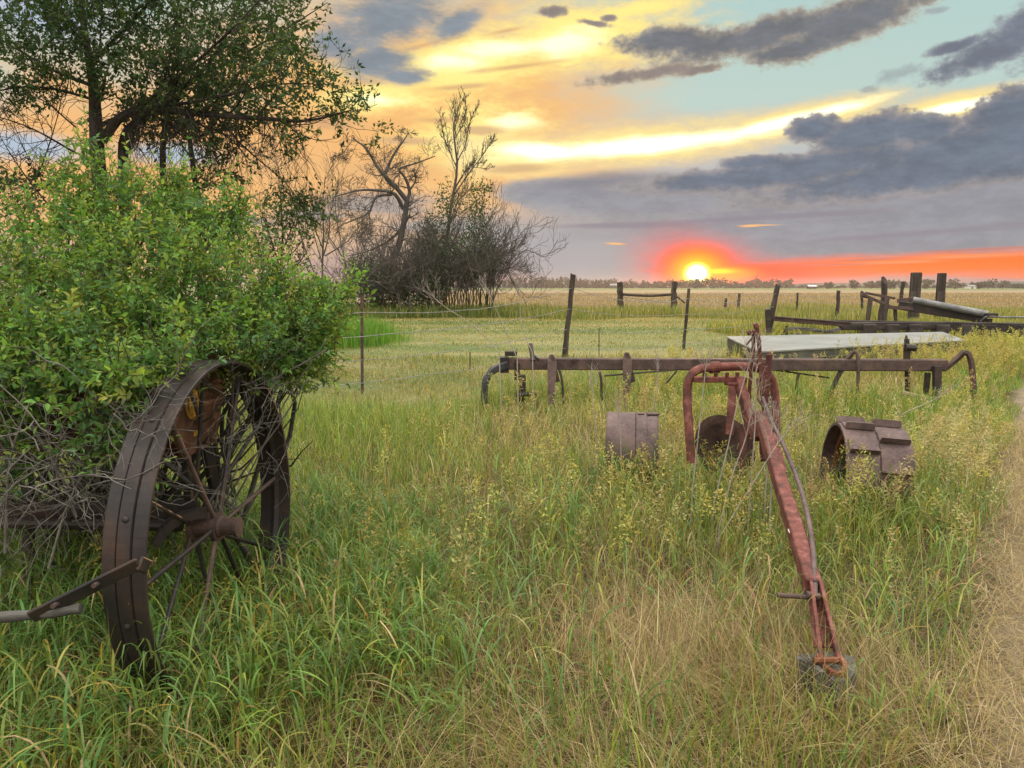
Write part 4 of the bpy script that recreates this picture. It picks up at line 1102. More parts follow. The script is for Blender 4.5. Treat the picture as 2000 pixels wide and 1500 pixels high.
DARK = [(0.055, 0.095, 0.032), (0.075, 0.115, 0.04), (0.042, 0.075, 0.028)]
def build_far_trees():
    rng = np.random.default_rng(23)
    # leaning bare tree
    tree_from_traces('bare_tree', 'leaning leafless tree with crooked spreading limbs', 'tree', 44.0, [
        ([(728, 600), (745, 545), (775, 490), (790, 430), (795, 390)], (.42, .22), 0),
        ([(795, 392), (770, 362), (740, 330), (715, 290), (690, 272)], (.24, .05), -1.5),
        ([(772, 365), (752, 345), (758, 325), (770, 300), (790, 272), (798, 258)], (.22, .04), 1.0),
        ([(795, 395), (800, 372), (790, 345), (780, 330), (815, 318), (850, 305)], (.19, .04), .5),
        ([(800, 372), (812, 352), (808, 330)], (.10, .03), -.5),
        ([(788, 408), (770, 378), (735, 372), (700, 372), (650, 385)], (.21, .05), -2.0),
        ([(765, 380), (735, 385), (720, 415), (690, 430), (665, 440)], (.15, .04), -2.5),
        ([(720, 412), (722, 440), (705, 460)], (.06, .02), -2),
        ([(790, 440), (760, 470), (720, 490), (680, 500)], (.14, .03), 1.5),
        ([(775, 500), (820, 480), (870, 465)], (.10, .02), 1.0),
        ([(690, 272), (668, 300), (650, 305)], (.04, .015), -1.5),
    ], rng, lev=((12, .95, .34), (8, .8, .6), (3, .6, .5)), minr=(.022, .012, .0085), up=.05, wig=.28)
    # tall thin one
    tree_from_traces('bare_tree', 'tall slender leafless tree rising above the thicket', 'tree', 46.0, [
        ([(855, 600), (868, 500), (880, 410), (893, 330), (888, 280), (886, 250), (890, 220)], (.20, .03), 0),
        ([(893, 330), (880, 300), (866, 265), (860, 225)], (.06, .015), .8), ([(890, 320), (908, 285), (916, 245), (930, 210)], (.06, .015), -.8),
        ([(884, 385), (915, 340), (945, 300), (965, 270)], (.08, .015), .6), ([(888, 270), (905, 240), (910, 195)], (.05, .012), 0),
        ([(886, 370), (915, 330), (955, 330)], (.05, .012), .8), ([(875, 440), (905, 380), (955, 365)], (.06, .012), -.8),
    ], rng, lev=((13, .55, .24), (7, .55, .5), (3, .5, .5)), minr=(.018, .012, .0085), up=.4)
    # thicket of thin stems
    limbs = []
    for i in range(44):
        a = rng.random()
        bx = 835 + 130 * a + rng.normal(0, 12); tx = 800 + 245 * a + rng.normal(0, 22)
        ty = 392 + 150 * max(0, .45 - a) + 170 * max(0, a - .8) + rng.uniform(0, 130)
        mx = bx * .45 + tx * .55 - 8 + rng.normal(0, 12)
        limbs.append(([(bx, 606), (bx * .75 + mx * .25, 560), (mx, 490), (tx - 6, ty + 34), (tx + 14 * a + rng.normal(0, 8), ty)], (.05, .014), rng.normal(0, 2.2)))
    for i in range(26):   # low arching side shoots
        bx = rng.uniform(840, 960); sg = rng.choice([-1, 1], p=[.35, .65]); tx = bx + sg * rng.uniform(50, 120)
        limbs.append(([(bx, 604), (bx + sg * 15, 560), (bx * .4 + tx * .6, 525), (tx, 530 + rng.uniform(-20, 50))], (.03, .012), rng.normal(0, 2)))
    tree_from_traces('leafless_thicket', 'wide brown thicket of thin twiggy stems beside the bare trees', 'shrub', 43.0, limbs, rng, lev=((12, .55, .32), (6, .6, .55)), minr=(.015, .009, .0065), up=.25,
                     base=(W(905, 600, 43)[0], 43.0, 0), trunk_name='stem',
                     leaf=([(870, 400, 20, 40, 0), (850, 470, 45, 55, 1), (925, 420, 30, 55, 0), (900, 500, 60, 45, -1), (825, 520, 40, 50, 0), (950, 500, 40, 40, 0), (945, 370, 14, 16, 0)], 6000, .16, DARK))
    # dark shrub at the foot of the leaning tree
    limbs = []
    for i in range(34):
        bx = 690 + 150 * rng.random(); tx = bx + rng.normal(0, 45); ty = rng.uniform(440, 540)
        limbs.append(([(bx, 612), ((bx + tx) / 2, 570), (tx, ty)], (.05, .015), rng.normal(0, 1.5)))
    tree_from_traces('leafy_undergrowth', 'dark tangled undergrowth at the foot of the leaning tree', 'shrub', 41.5, limbs, rng, lev=((12, .7, .5), (6, .6, .5)), minr=(.016, .010, .007), base=(W(770, 600, 41.5)[0], 41.5, 0), trunk_name='stem',
                     leaf=([(740, 560, 60, 40, 0), (800, 570, 50, 36, 0), (840, 560, 40, 46, 0), (715, 530, 40, 30, 0)], 5200, .16, DARK))
    # dead pale limbs leaning against it
    for nm, pts, r in (('pale forked dead branch leaning on the undergrowth', [(782, 600), (776, 575), (768, 560), (772, 530), (765, 500)], .10), ('thin grey dead branch standing under the thicket', [(803, 612), (800, 580), (804, 540), (790, 480)], .07),
                       ('bundle of dead sticks lying across the dead branches', [(715, 548), (770, 556), (830, 565)], .07)):
        q = trace(pts, 40.6, 12); mb = MB(); add_tube(mb, q, np.linspace(r, r * .5, 12), 6)
        Q2, R2 = sprout(q[None], np.linspace(r, r * .5, 12)[None], 6, .6, .4, rng, k=5); v, f, _ = tubes(Q2, np.maximum(R2, .012), 4); mb.add(v, f)
        tag(mb.build('dead_branch', M_DEADWOOD, base=(q[0, 0], q[0, 1], 0), smooth=True), nm, 'branch')
    # saplings between shrub and bare tree
    tree_from_traces('young_tree', 'half-leafed young tree seen just over the shrub', 'tree', 27.0, [
        ([(550, 640), (548, 540), (552, 460), (548, 390), (552, 350)], (.08, .02), 0), ([(549, 530), (530, 470), (512, 420), (505, 395)], (.05, .012), .6), ([(551, 490), (572, 440), (590, 395)], (.04, .012), -.6), ([(548, 520), (590, 470), (598, 430)], (.04, .012), .5),
        ([(549, 560), (515, 520), (500, 460)], (.04, .012), -.5), ([(550, 560), (580, 520), (605, 480)], (.04, .012), -.4)], rng, lev=((12, .6, .38), (6, .6, .45)), minr=(.012, .007, .005), mat=M_BARK,
        leaf=([(548, 400, 34, 40, 0), (520, 420, 22, 30, 0), (580, 440, 24, 30, 0), (540, 480, 50, 30, 0), (600, 470, 20, 18, 0), (505, 500, 30, 30, 0), (560, 530, 60, 30, 0)], 1900, .13, DARK))
    tree_from_traces('bare_sapling', 'thin leafless sapling with paired upright stems left of the leaning tree', 'tree', 30.0, [
        ([(628, 620), (630, 520), (632, 450), (630, 400), (636, 345)], (.07, .015), 0), ([(632, 500), (642, 460), (645, 420), (655, 380)], (.05, .012), .4), ([(632, 490), (612, 440), (592, 400), (560, 360)], (.05, .012), -.8),
        ([(635, 500), (680, 470), (710, 430)], (.05, .012), .6), ([(628, 510), (606, 430), (612, 410), (630, 405)], (.04, .01), .3), ([(625, 560), (590, 470), (575, 400), (540, 320), (500, 300)], (.05, .012), -1.0)], rng, lev=((14, .7, .42), (7, .6, .45)), minr=(.012, .007, .005), sag=.02)
    tree_from_traces('bare_sapling', 'leafless sapling half hidden between the shrub and the undergrowth', 'tree', 33.0, [
        ([(690, 620), (680, 540), (665, 470), (655, 400), (660, 350)], (.06, .012), 0), ([(682, 550), (710, 490), (720, 450)], (.04, .012), .6), ([(675, 510), (640, 460), (620, 440)], (.04, .01), -.6), ([(690, 590), (720, 540), (760, 510)], (.05, .012), 1)], rng, lev=((14, .7, .42), (7, .6, .45)), minr=(.012, .007, .005))
build_far_trees()

# ---- woods on the horizon
def crown_cards(mb, c, rx, rz, n, rng, col, size):
    lob = rng.normal(0, 1, (7, 3)) * np.array([rx * .45, rx * .45, rz * .4]); r = np.array([rx * .55, rx * .55, rz * .5])
    pos, d, _ = in_ellipsoids(n, np.asarray(c) + lob, np.tile(r, (7, 1)), rng, 0)
    simple_leaves(mb, pos, rng.normal(0, 1, pos.shape), rng.uniform(.6, 1.4, n) * size, .8, vary(np.tile(col, (n, 1)), n, rng, .2, .08), rng)

def build_horizon_trees():
    rng = np.random.default_rng(31)
    D = 900.0
    # one far wood that reads as a mass
    crowns = MB(); 
    for px in np.concatenate([np.arange(1035, 1215, 3.4), np.arange(1215, 1300, 6.0), np.arange(1300, 1440, 5.0), np.arange(1440, 1545, 6.0), np.arange(1545, 1720, 15.0), np.arange(900, 1035, 5.0), np.arange(500, 900, 9.0), np.arange(1720, 2150, 22.0)]):
        px = px + rng.normal(0, 2.5)
        if px < 1150: top = 543.5 + rng.normal(0, 1.5)
        elif px < 1215: top = 547 + rng.normal(0, 1.8)
        elif px < 1300: top = 550 + rng.normal(0, 2.0)
        elif px < 1345: top = 547 + rng.normal(0, 1.5)
        elif 1368 < px < 1402: top = 542 + rng.normal(0, 1.2)
        elif px < 1415: top = 546 + rng.normal(0, 1.8)
        elif px < 1450: top = 551 + rng.normal(0, 2)
        elif px < 1545: top = 547 + rng.normal(0, 2.5)
        else: top = 557 + rng.normal(0, 1.2)
        d = D + rng.uniform(-60, 160)
        p = W(px, 562, d); H = W(px, top, d)[2]
        rx = rng.uniform(1.6, 3.0) if px < 1215 else rng.uniform(2.6, 4.6)
        crown_cards(crowns, (p[0], p[1], H * .62), rx, H * .40, 130, rng, (0.05, 0.062, 0.036), 1.5)
        crown_cards(crowns, (p[0] + rng.normal(0, 2), p[1] + 3, H * .26), rx * 1.5, H * .28, 80, rng, (0.05, 0.062, 0.036), 1.7)
        add_tube(crowns, [(p[0], p[1], 0), (p[0] + rng.normal(0, .5), p[1], H * .7)], [.35, .12], 4, False, (.06, .05, .04))
    tag(crowns.build('distant_wood', M_TREE_LEAF, colors=True), 'dark line of far-off trees along the horizon under the sun', 'wood', kind='stuff')
    # trees one can tell apart on the right
    for px, top, rx, lab in ((1618, 553, 3.2, 'lone small tree right of the little white shed on the horizon'), (1668, 548, 4.5, 'narrow grey-green horizon tree left of the leaning dark post'), (1700, 549, 5.0, 'round horizon tree behind the end of the rusty boom'),
                             (1722, 546, 4.5, 'horizon tree directly behind the pointed dark post'), (1745, 544, 5.0, 'taller horizon tree just left of the thick pair of posts'), (1765, 553, 3.0, 'small horizon tree touching the left thick post'), (1812, 546, 5.6, 'horizon tree seen between the two thick posts'),
                             (1866, 544, 6.5, 'dense round horizon tree right of the thick posts'), (1905, 552, 5.5, 'low broad horizon tree left of the white barn'), (1930, 548, 7.0, 'broad dark horizon tree right of the white barn'), (1958, 549, 6.0, 'paler horizon tree second from the right edge'), (1990, 554, 6.5, 'low horizon tree cut by the right edge')):
        d = 700 + rng.uniform(-40, 40)
        p = W(px, 562, d); H = W(px, top, d)[2]
        root = empty('horizon_tree', (p[0], p[1], 0)); tag(root, lab, 'tree', 'trees along the far right horizon')
        mb = MB(); crown_cards(mb, (p[0], p[1], H * .55), rx, H * .46, 420, rng, (0.055, 0.075, 0.04), 1.5); mb.build('crown', M_TREE_LEAF, root, colors=True)
        mb = MB(); add_tube(mb, [(p[0], p[1], 0), (p[0], p[1], H * .6)], [.4, .15], 6, False); mb.build('trunk', M_BARK, root)
    # little farm buildings
    def shed(px, d, w, h, depth, lab, wall, roof, name='shed'):
        p = W(px, 562, d); root = empty(name, (p[0], p[1], 0)); tag(root, lab, 'building')
        mb = MB(); add_box(mb, (p[0], p[1], h / 2), (w, depth, h), 0, 0); mb.build('wall', wall, root)
        mb = MB()
        for s in (-1, 1):
            a = np.array([p[0], p[1], h]); e = .3
            c = [a + (-w / 2 - e, s * (depth / 2 + e), -.05), a + (w / 2 + e, s * (depth / 2 + e), -.05), a + (w / 2 + e, 0, h * .55), a + (-w / 2 - e, 0, h * .55)]
            c2 = [q + np.array([0, 0, .18]) for q in c]
            add_hex(mb, c + c2, 0)
        mb.build('roof', roof, root)
        mb = MB(); add_box(mb, (p[0], p[1] - depth / 2 - .06, h * .4), (w * .2, .1, h * .8), 0, 0); mb.build('door', M_STEEL_SIDE, root)
    shed(1585, 640, 6.5, 1.9, 5, 'tiny white-roofed shed on the horizon between two clumps of trees', M_TIMBER, M_WHITE)
    shed(1895, 660, 6.5, 2.0, 6, 'tiny white barn low on the horizon right of the thick posts', M_WHITE, M_STEEL, 'barn')
    shed(1200, 800, 9, 3.0, 7, 'tiny pale barn before the far wood behind the left brace post', M_STEEL_SIDE, M_STEEL, 'barn')
build_horizon_trees()

# ------------------------------------------------------------------ the spoked-wheel machine on the left
def build_drill():
    C = np.array([-1.245, 3.135, 0.60]); th = 0.057; R = 0.697; w = 0.15
    n = np.array([math.cos(th), -math.sin(th), 0.0]); h = np.array([math.sin(th), math.cos(th), 0.0]); z = np.array([0, 0, 1.0])
    root = empty('farm_machine', (C[0] - 0.5, C[1] + 0.2, 0))
    tag(root, 'rusty hopper machine with tall steel spoked wheel half buried in the green shrub', 'farm machine')
    # rim: flat band with a raised riveted centre strip between two grooves
    o = w / 2
    prof = [(-o, R - .012), (-o, R - .002), (-o + .004, R), (-.030, R), (-.026, R - .006), (-.022, R + .004), (.022, R + .004), (.026, R - .006), (.030, R), (o - .004, R), (o, R - .002), (o, R - .012), (.02, R - .014), (0, R - .022), (-.02, R - .014)]
    mb = MB(); add_profile_ring(mb, C, n, prof, seg=120)
    wheel = mb.build('wheel', M_RUST_DARK, root, smooth=False)
    for i in range(12):
        a = 2 * np.pi * (i + .35) / 12
        d = math.cos(a) * h + math.sin(a) * z
        p = C + d * (R + .002)
        mb = MB(); add_tube(mb, [p, p + d * .006, p + d * .010], [.013, .011, .004], 8)
        mb.build('rivet', M_RUST_DARK, wheel)
    mb = MB()
    add_cyl(mb, C - n * .10, C + n * .02, .046, 18); add_tube(mb, [C + n * .02, C + n * .03, C + n * .085], [.046, .038, .034], 18)
    add_profile_ring(mb, C, n, [(-.10, .04), (-.10, .066), (-.082, .066), (-.082, .04)], seg=24)
    add_profile_ring(mb, C, n, [(-.005, .04), (-.005, .062), (.015, .062), (.015, .04)], seg=24)
    add_cyl(mb, C + n * .085, C + n * .10, .043, 14)
    mb.build('hub', mat_worn('hub_rust', [(0.04, 0.028, 0.025), (0.07, 0.043, 0.037), (0.11, 0.065, 0.052)], 9, 0.7, 0.4), wheel, smooth=False)
    for i in range(12):
        a = 2 * np.pi * (i + .1) / 12
        d = math.cos(a) * h + math.sin(a) * z
        e = -.088 if i % 2 else .006
        mb = MB(); add_tube(mb, [C + n * e + d * .06, C + d * (R - .015)], [.0095, .0095], 8)
        mb.build('spoke', M_RUST_DARK if i % 4 else M_RUST, wheel, smooth=True)
    # hopper: long sloped box whose end plate faces the wheel
    xe = -1.40; yf, yb, zt, zb = 3.06, 3.66, 1.265, 0.90
    y0b, y1b = 3.20, 3.52
    xl = -4.6
    mb = MB()
    t = .012
    add_hex(mb, [(xl, yf, zt), (xe, yf, zt), (xe, yf + t, zt), (xl, yf + t, zt), (xl, y0b, zb), (xe, y0b, zb), (xe, y0b + t, zb), (xl, y0b + t, zb)], 0)
    add_hex(mb, [(xl, yb - t, zt), (xe, yb - t, zt), (xe, yb, zt), (xl, yb, zt), (xl, y1b - t, zb), (xe, y1b - t, zb), (xe, y1b, zb), (xl, y1b, zb)], 0)
    add_box(mb, ((xl + xe) / 2, (y0b + y1b) / 2, zb - .008), (xe - xl, y1b - y0b, .014))
    mb.build('hopper', M_RED_DARK, root)
    mb = MB(); add_box(mb, ((xl + xe) / 2, yf - .012, zt + .014), (xe - xl, .06, .028)); add_box(mb, ((xl + xe) / 2, yb + .004, zt + .014), (xe - xl, .06, .028)); 
    mb.build('rail', M_RUST_DARK, root)
    # end plate with rounded top corner
    out = [(yf - .01, zt)]
    out += [(yb - .12 + .12 * math.sin(a), zt + .03 - .12 + .12 * math.cos(a)) for a in np.linspace(0, np.pi / 2, 8)]
    out += [(yb, zb + .18), (y1b + .02, zb - .02), (y0b - .02, zb - .02), (yf - .01, zb + .18)]
    out = np.array(out); m = len(out)
    V = np.vstack([np.c_[np.full(m, xe), out], np.c_[np.full(m, xe + .014), out], [[xe, out[:, 0].mean(), out[:, 1].mean()], [xe + .014, out[:, 0].mean(), out[:, 1].mean()]]])
    F = [[i, (i + 1) % m, 2 * m] for i in range(m)] + [[m + (i + 1) % m, m + i, 2 * m + 1] for i in range(m)]
    mb = MB().add(V, np.array(F)); mb.add(V, np.array([[i, m + i, m + (i + 1) % m, (i + 1) % m] for i in range(m)]))
    plate = mb.build('end_plate', mat_worn('brown_rust', [(0.06, 0.028, 0.018), (0.11, 0.048, 0.028), (0.17, 0.08, 0.045)], 8, 0.8, 0.3), root)
    # painted yellow mark: a ring with upright strokes, and a smaller mark below
    mb = MB(); c = np.array([xe + .016, 3.29, 1.10]); ax = np.array([1.0, 0, 0])
    add_profile_ring(mb, c, ax, [(-.0015, .052), (.0015, .052), (.0015, .068), (-.0015, .068)], seg=36)
    for dy in (-.022, .022): add_box(mb, c + np.array([.0005, dy, 0]), (.004, .014, .088), 0, 0)
    add_box(mb, c + np.array([.0007, 0, .0]), (.0044, .034, .014), 0, 0)
    add_box(mb, c + np.array([.0007, 0, -.028]), (.0048, .013, .036), 0, 0)
    mb.build('emblem', M_YELLOW, plate)
    mb = MB(); 
    for q in range(4): add_box(mb, (xe + .016, 3.30 + .022 * q, .965), (.004, .012, .022), 0, 0)
    mb.build('faded_lettering', M_YELLOW, plate)
    # frame: axle beam, arched bracket, uprights
    mb = MB(); add_bar(mb, (-4.4, 3.32, .615), C - n * .12 + np.array([0, .1, .03]), .07, .085); mb.build('frame_beam', M_RUST_DARK, root)
    mb = MB(); add_cyl(mb, C - n * .15, C - n * 3.0, .024, 10); mb.build('axle', M_RUST_DARK, root)
    mb = MB()
    pts = smooth_path([W(305, 1065, 3.0), W(325, 1030, 3.02), W(360, 1008, 3.06), W(405, 1000, 3.10)], 14)
    for a, b in zip(pts[:-1], pts[1:]): add_bar(mb, a, b + (b - a) * .08, .05, .035, bev=0)
    mb.build('bracket', M_RUST_DARK, root)
    mb = MB()
    add_bar(mb, (xe - .03, 3.30, .90), (xe - .03, 3.33, .62), .03, .05); add_bar(mb, (xe - .03, 3.50, .93), (xe - .01, 3.58, .60), .03, .06); add_bar(mb, (xe - .03, 3.28, .885), (xe - .03, 3.56, .885), .04, .03)
    mb.build('upright', M_RUST_DARK, root)
    for k in range(4):
        xx = -1.75 - .42 * k
        mb = MB(); add_tube(mb, smooth_path([(xx, 3.36, .90), (xx, 3.36, .70), (xx + .02, 3.30, .45), (xx + .03, 3.24, .12)], 10), [.03, .03, .028, .028, .026, .026, .024, .022, .022, .02], 9)
        mb.build('seed_tube', M_RUST_DARK, root, smooth=True)
build_drill()

def build_pole():
    a, b, c = W(-90, 1212, 2.28), W(60, 1201, 2.30), W(158, 1188, 2.32)
    root = empty('wooden_pole', (a[0], a[1], 0))
    tag(root, 'weathered grey wooden pole with a rusty iron strap lying against the wheel rim', 'pole')
    mb = MB(); q = smooth_path([a + (a - b) * 2.2, a, b, c], 16)
    add_tube(mb, q, .017 + .002 * np.sin(np.arange(16) * 1.7), 9); mb.build('shaft', M_GREY_WOOD_X, root, smooth=True)
    mb = MB(); p0, p1 = W(60, 1206, 2.285), W(272, 1100, 2.36)
    add_bar(mb, p0, p1, .012, .046, up=(0, -.35, 1)); p2 = W(290, 1108, 2.40); add_bar(mb, p1, p2, .012, .046, up=(0, -.35, 1))
    mb.build('iron_strap', M_RUST_DARK, root)
    for t in (.25, .62):
        p = p0 * (1 - t) + p1 * t; mb = MB(); add_cyl(mb, p + np.array([0, -.03, .004]), p + np.array([0, .02, 0]), .008, 8); mb.build('bolt', M_RUST, root)
build_pole()

# ------------------------------------------------------------------ the red plough
def build_plow():
    Y = 5.4
    base = W(1480, 1000, Y); base[2] = 0
    root = empty('trailing_plow', base)
    tag(root, 'faded red trailing plough with arched tube frame and long hitch bar', 'plough')
    def P(x, y, Yd=Y): return W(x, y, Yd)
    # arched tube
    mb = MB()
    q = smooth_path([P(1350, 905, 5.25), P(1346, 840, 5.3), P(1342, 770, 5.38), P(1347, 738, 5.4), P(1366, 721, 5.42), P(1400, 717, 5.44), P(1455, 716, 5.5), P(1488, 722, 5.6), P(1506, 738, 5.66), P(1514, 775, 5.66), P(1514, 840, 5.6), P(1507, 915, 5.55)], 48)
    add_tube(mb, q, .031, 14); mb.build('tube_frame', M_RED, root, smooth=True)
    # collar and clamp on the tube
    mb = MB(); a, b = P(1386, 718, 5.44), P(1404, 717, 5.45); add_cyl(mb, a, b, .042, 14); mb.build('collar', M_RED, root)
    mb = MB(); add_bar(mb, P(1356, 741, 5.36), P(1456, 741, 5.44), .06, .04); add_bar(mb, P(1420, 750, 5.36), P(1452, 749, 5.42), .07, .02)
    cb = mb.build('cross_bar', M_RED, root)
    for x in (1376, 1398, 1420, 1440):
        p = P(x, 733, 5.38); mb = MB(); add_cyl(mb, p - np.array([0, 0, .01]), p + np.array([0, 0, .02]), .014, 6); mb.build('bolt', M_RED_DARK, cb)
    # hitch bar
    mb = MB(); add_bar(mb, P(1484, 812, 5.15), P(1588, 1148, 3.20), .068, .085, w1=.068, h1=.085, bev=.006); hb = mb.build('hitch_bar', M_RED, root)
    for (bx, by, bd) in ((1496, 838, 4.98), (1506, 872, 4.72), (1578, 1128, 3.30), (1584, 1140, 3.22)):
        p = P(bx, by, bd); mb = MB(); add_cyl(mb, p - np.array([0, 0, .0]), p + np.array([0, -.045, .022]), .013, 6); mb.build('bolt', M_RUST_DARK, hb)
    mb = MB(); p = P(1545, 1040, 3.68); t = norm(P(1588, 1148, 3.2) - P(1484, 812, 5.15)); 
    add_bar(mb, P(1542, 1034, 3.66) , P(1545, 1041, 3.62), .018, .004, up=(0, -.3, 1), bev=0); mb.build('paint_chip', M_WHITE, hb)
    mb = MB(); add_bar(mb, P(1443, 742, 5.40), P(1478, 858, 5.05), .052, .06, bev=.005); add_bar(mb, P(1438, 742, 5.5), P(1466, 850, 5.2), .03, .05); mb.build('side_beam', M_RED, root)
    # lever pair with catch
    mb = MB()
    l1 = smooth_path([P(1477, 634, 5.30), P(1482, 668, 5.31), P(1486, 720, 5.34), P(1488, 762, 5.36), P(1497, 840, 5.38)], 12)
    for a, b in zip(l1[:-1], l1[1:]): add_bar(mb, a, b + (b - a) * .06, .035, .022, up=(1, 0, 0), bev=.003)
    add_tube(mb, [P(1475, 632, 5.3), P(1478, 640, 5.3)], [.016, .02], 10)
    mb.build('lever', M_RED, root)
    mb = MB()
    l2 = smooth_path([P(1472, 644, 5.26), P(1471, 690, 5.28), P(1466, 735, 5.3), P(1462, 790, 5.3)], 10)
    for a, b in zip(l2[:-1], l2[1:]): add_bar(mb, a, b + (b - a) * .06, .030, .02, up=(1, 0, 0), bev=.003)
    add_bar(mb, P(1460, 651, 5.25), P(1476, 648, 5.25), .03, .03); add_bar(mb, P(1474, 655, 5.25), P(1457, 674, 5.25), .014, .014)
    mb.build('catch', M_RED_DARK, root)
    # toothed quadrant
    mb = MB()
    qd = smooth_path([P(1483, 700, 5.22), P(1490, 745, 5.2), P(1496, 790, 5.18), P(1497, 850, 5.15)], 16)
    for a, b in zip(qd[:-1], qd[1:]): add_bar(mb, a, b + (b - a) * .05, .02, .032, up=(1, 0, 0), bev=.002)
    for p in qd[1:-1]: add_box(mb, p + np.array([.026, 0, 0]), (.02, .018, .016), 0, .002)
    mb.build('quadrant', M_RED_DARK, root)
    mb = MB(); add_bar(mb, P(1502, 700, 5.5), P(1495, 800, 5.45), .035, .035); add_cyl(mb, P(1502, 692, 5.5), P(1502, 702, 5.5), .024, 8); mb.build('standard', M_RED_DARK, root)
    mb = MB(); add_bar(mb, P(1488, 812, 5.1), P(1494, 900, 4.98), .045, .06); add_cyl(mb, P(1484, 822, 5.05), P(1502, 822, 5.05), .022, 10); mb.build('strut', M_RED_DARK, root)
    # crooked rod and long adjusting rod
    mb = MB(); add_tube(mb, smooth_path([P(1479, 738, 5.18), P(1481, 765, 5.16), P(1480, 778, 5.15), P(1486, 788, 5.14), P(1496, 795, 5.12), P(1498, 806, 5.1), P(1478, 809, 5.1)], 26), .009, 8); mb.build('crooked_rod', M_RED, root, smooth=True)
    mb = MB(); add_tube(mb, smooth_path([P(1489, 776, 5.15), P(1506, 820, 4.95), P(1535, 880, 4.5), P(1562, 950, 4.05), P(1580, 1020, 3.65), P(1589, 1090, 3.35), P(1592, 1168, 3.10)], 40), .0125, 9); mb.build('adjusting_rod', M_RUST_PURPLE, root, smooth=True)
    # beam under the rod
    mb = MB(); add_bar(mb, P(1508, 850, 5.2), P(1530, 925, 4.85), .045, .06); mb.build('beam', M_RED, root)
    # shank and rolling disc behind
    mb = MB(); add_bar(mb, P(1431, 752, 5.9), P(1425, 850, 5.8), .06, .035); mb.build('shank', M_RED, root)
    mb = MB(); c = P(1412, 824, 5.85) - np.array([0, 0, .235]); ax = norm(np.array([.30, -.80, .45]))
    pr = [(-.03, .02), (-.02, .10), (0.0, .19), (.045, .265), (.049, .265), (.006, .19), (-.014, .10), (-.024, .02)]
    add_profile_ring(mb, c + np.array([0, 0, .02]), ax, pr, seg=40, ref=(0, 1, 0)); mb.build('disc', mat_worn('matt_dark_rust', [(0.03, 0.02, 0.018), (0.05, 0.032, 0.026), (0.08, 0.05, 0.04)], 8, 0.95, 0.2, spec=0.05), root, smooth=True)
    mb = MB(); add_bar(mb, P(1452, 830, 5.45), P(1448, 960, 5.3), .05, .09); mb.build('coulter_arm', M_RED_DARK, root)
    # clevis: two plates closing on a rounded end above the stump
    mb = MB()
    A0, A1 = P(1586, 1148, 3.20), P(1606, 1300, 2.77); B0, B1 = P(1603, 1146, 3.20), P(1640, 1298, 2.77)
    add_bar(mb, A0, A1, .015, .085, h1=.06, up=(0, .45, 1), bev=.003); add_bar(mb, B0, B1, .015, .085, h1=.06, up=(0, .45, 1), bev=.003); D_ = np.array([0, .03, -.03]); add_bar(mb, (A0 + B0) / 2 + D_, (A1 * .75 + B1 * .75 + A0 * .25 + B0 * .25) / 2 + D_, .05, .012, w1=.075, up=(0, .45, 1), bev=.002)
    mb.build('clevis', M_RED, root)
    mb = MB(); e = smooth_path([A1 + np.array([-.004, .04, .01]), A1 + np.array([-.002, -.035, -.004]), (A1 + B1) / 2 + np.array([0, -.075, -.012]), B1 + np.array([.004, -.035, -.002]), B1 + np.array([.004, .04, .01])], 18)
    for a, b in zip(e[:-1], e[1:]): add_bar(mb, a, b + (b - a) * .12, .018, .048, bev=.003)
    mb.build('clevis_end', M_RUST_ORANGE, root)
    mb = MB(); add_cyl(mb, P(1518, 1162, 3.12), P(1598, 1168, 3.12), .0105, 10); add_cyl(mb, P(1574, 1162, 3.12), P(1600, 1166, 3.12), .017, 10); mb.build('cross_pin', M_RUST, root)
    mb = MB(); add_cyl(mb, P(1590, 1290, 2.75), P(1590, 1290, 2.75) + np.array([.09, 0, .002]), .012, 8); mb.build('hitch_pin', M_RUST_ORANGE, root)
build_plow()

def build_stump():
    rng = np.random.default_rng(8)
    c = G(1622, 1392)
    c = np.array([1.205, 2.78, 0.0])
    n, k = 40, 9
    mb = MB(); t = np.linspace(0, 2 * np.pi, n, endpoint=False)
    rad0 = .106 * (1 + .05 * np.sin(3 * t + .5) + .03 * np.sin(7 * t) + .015 * rng.normal(0, 1, n) - .16 * (rng.random(n) < .14))
    rings = []
    for i in range(k):
        u = i / (k - 1)
        rr = rad0 * (1.10 - .12 * u + .02 * np.sin(9 * u + t * 2))
        zz = np.full(n, .19 * u) + (u == 1) * (.018 * np.sin(2 * t + 1) + .012 * rng.normal(0, 1, n))
        rings.append(np.c_[c[0] + rr * np.cos(t), c[1] + rr * np.sin(t), zz - .02])
    V = np.array(rings); idx = np.arange(n * k).reshape(k, n)
    f = np.stack([idx[:-1], np.roll(idx[:-1], -1, 1), np.roll(idx[1:], -1, 1), idx[1:]], -1).reshape(-1, 4)
    mb.add(V.reshape(-1, 3), f)
    top = np.vstack([V[-1], V[-1] * .5 + (c + [0, 0, .17]) * .5, [c + [0, 0, .165]]])
    top[n:2 * n, 2] += .006 * rng.normal(0, 1, n)
    f2 = [[i, (i + 1) % n, n + (i + 1) % n, n + i] for i in range(n)]
    mb.add(top, np.array(f2)); mb.add(top, np.array([[n + i, n + (i + 1) % n, 2 * n] for i in range(n)]))
    tag(mb.build('wooden_block', M_GREY_WOOD, base=c), 'split weathered grey wooden block propping up the plough hitch', 'wood block')
build_stump()

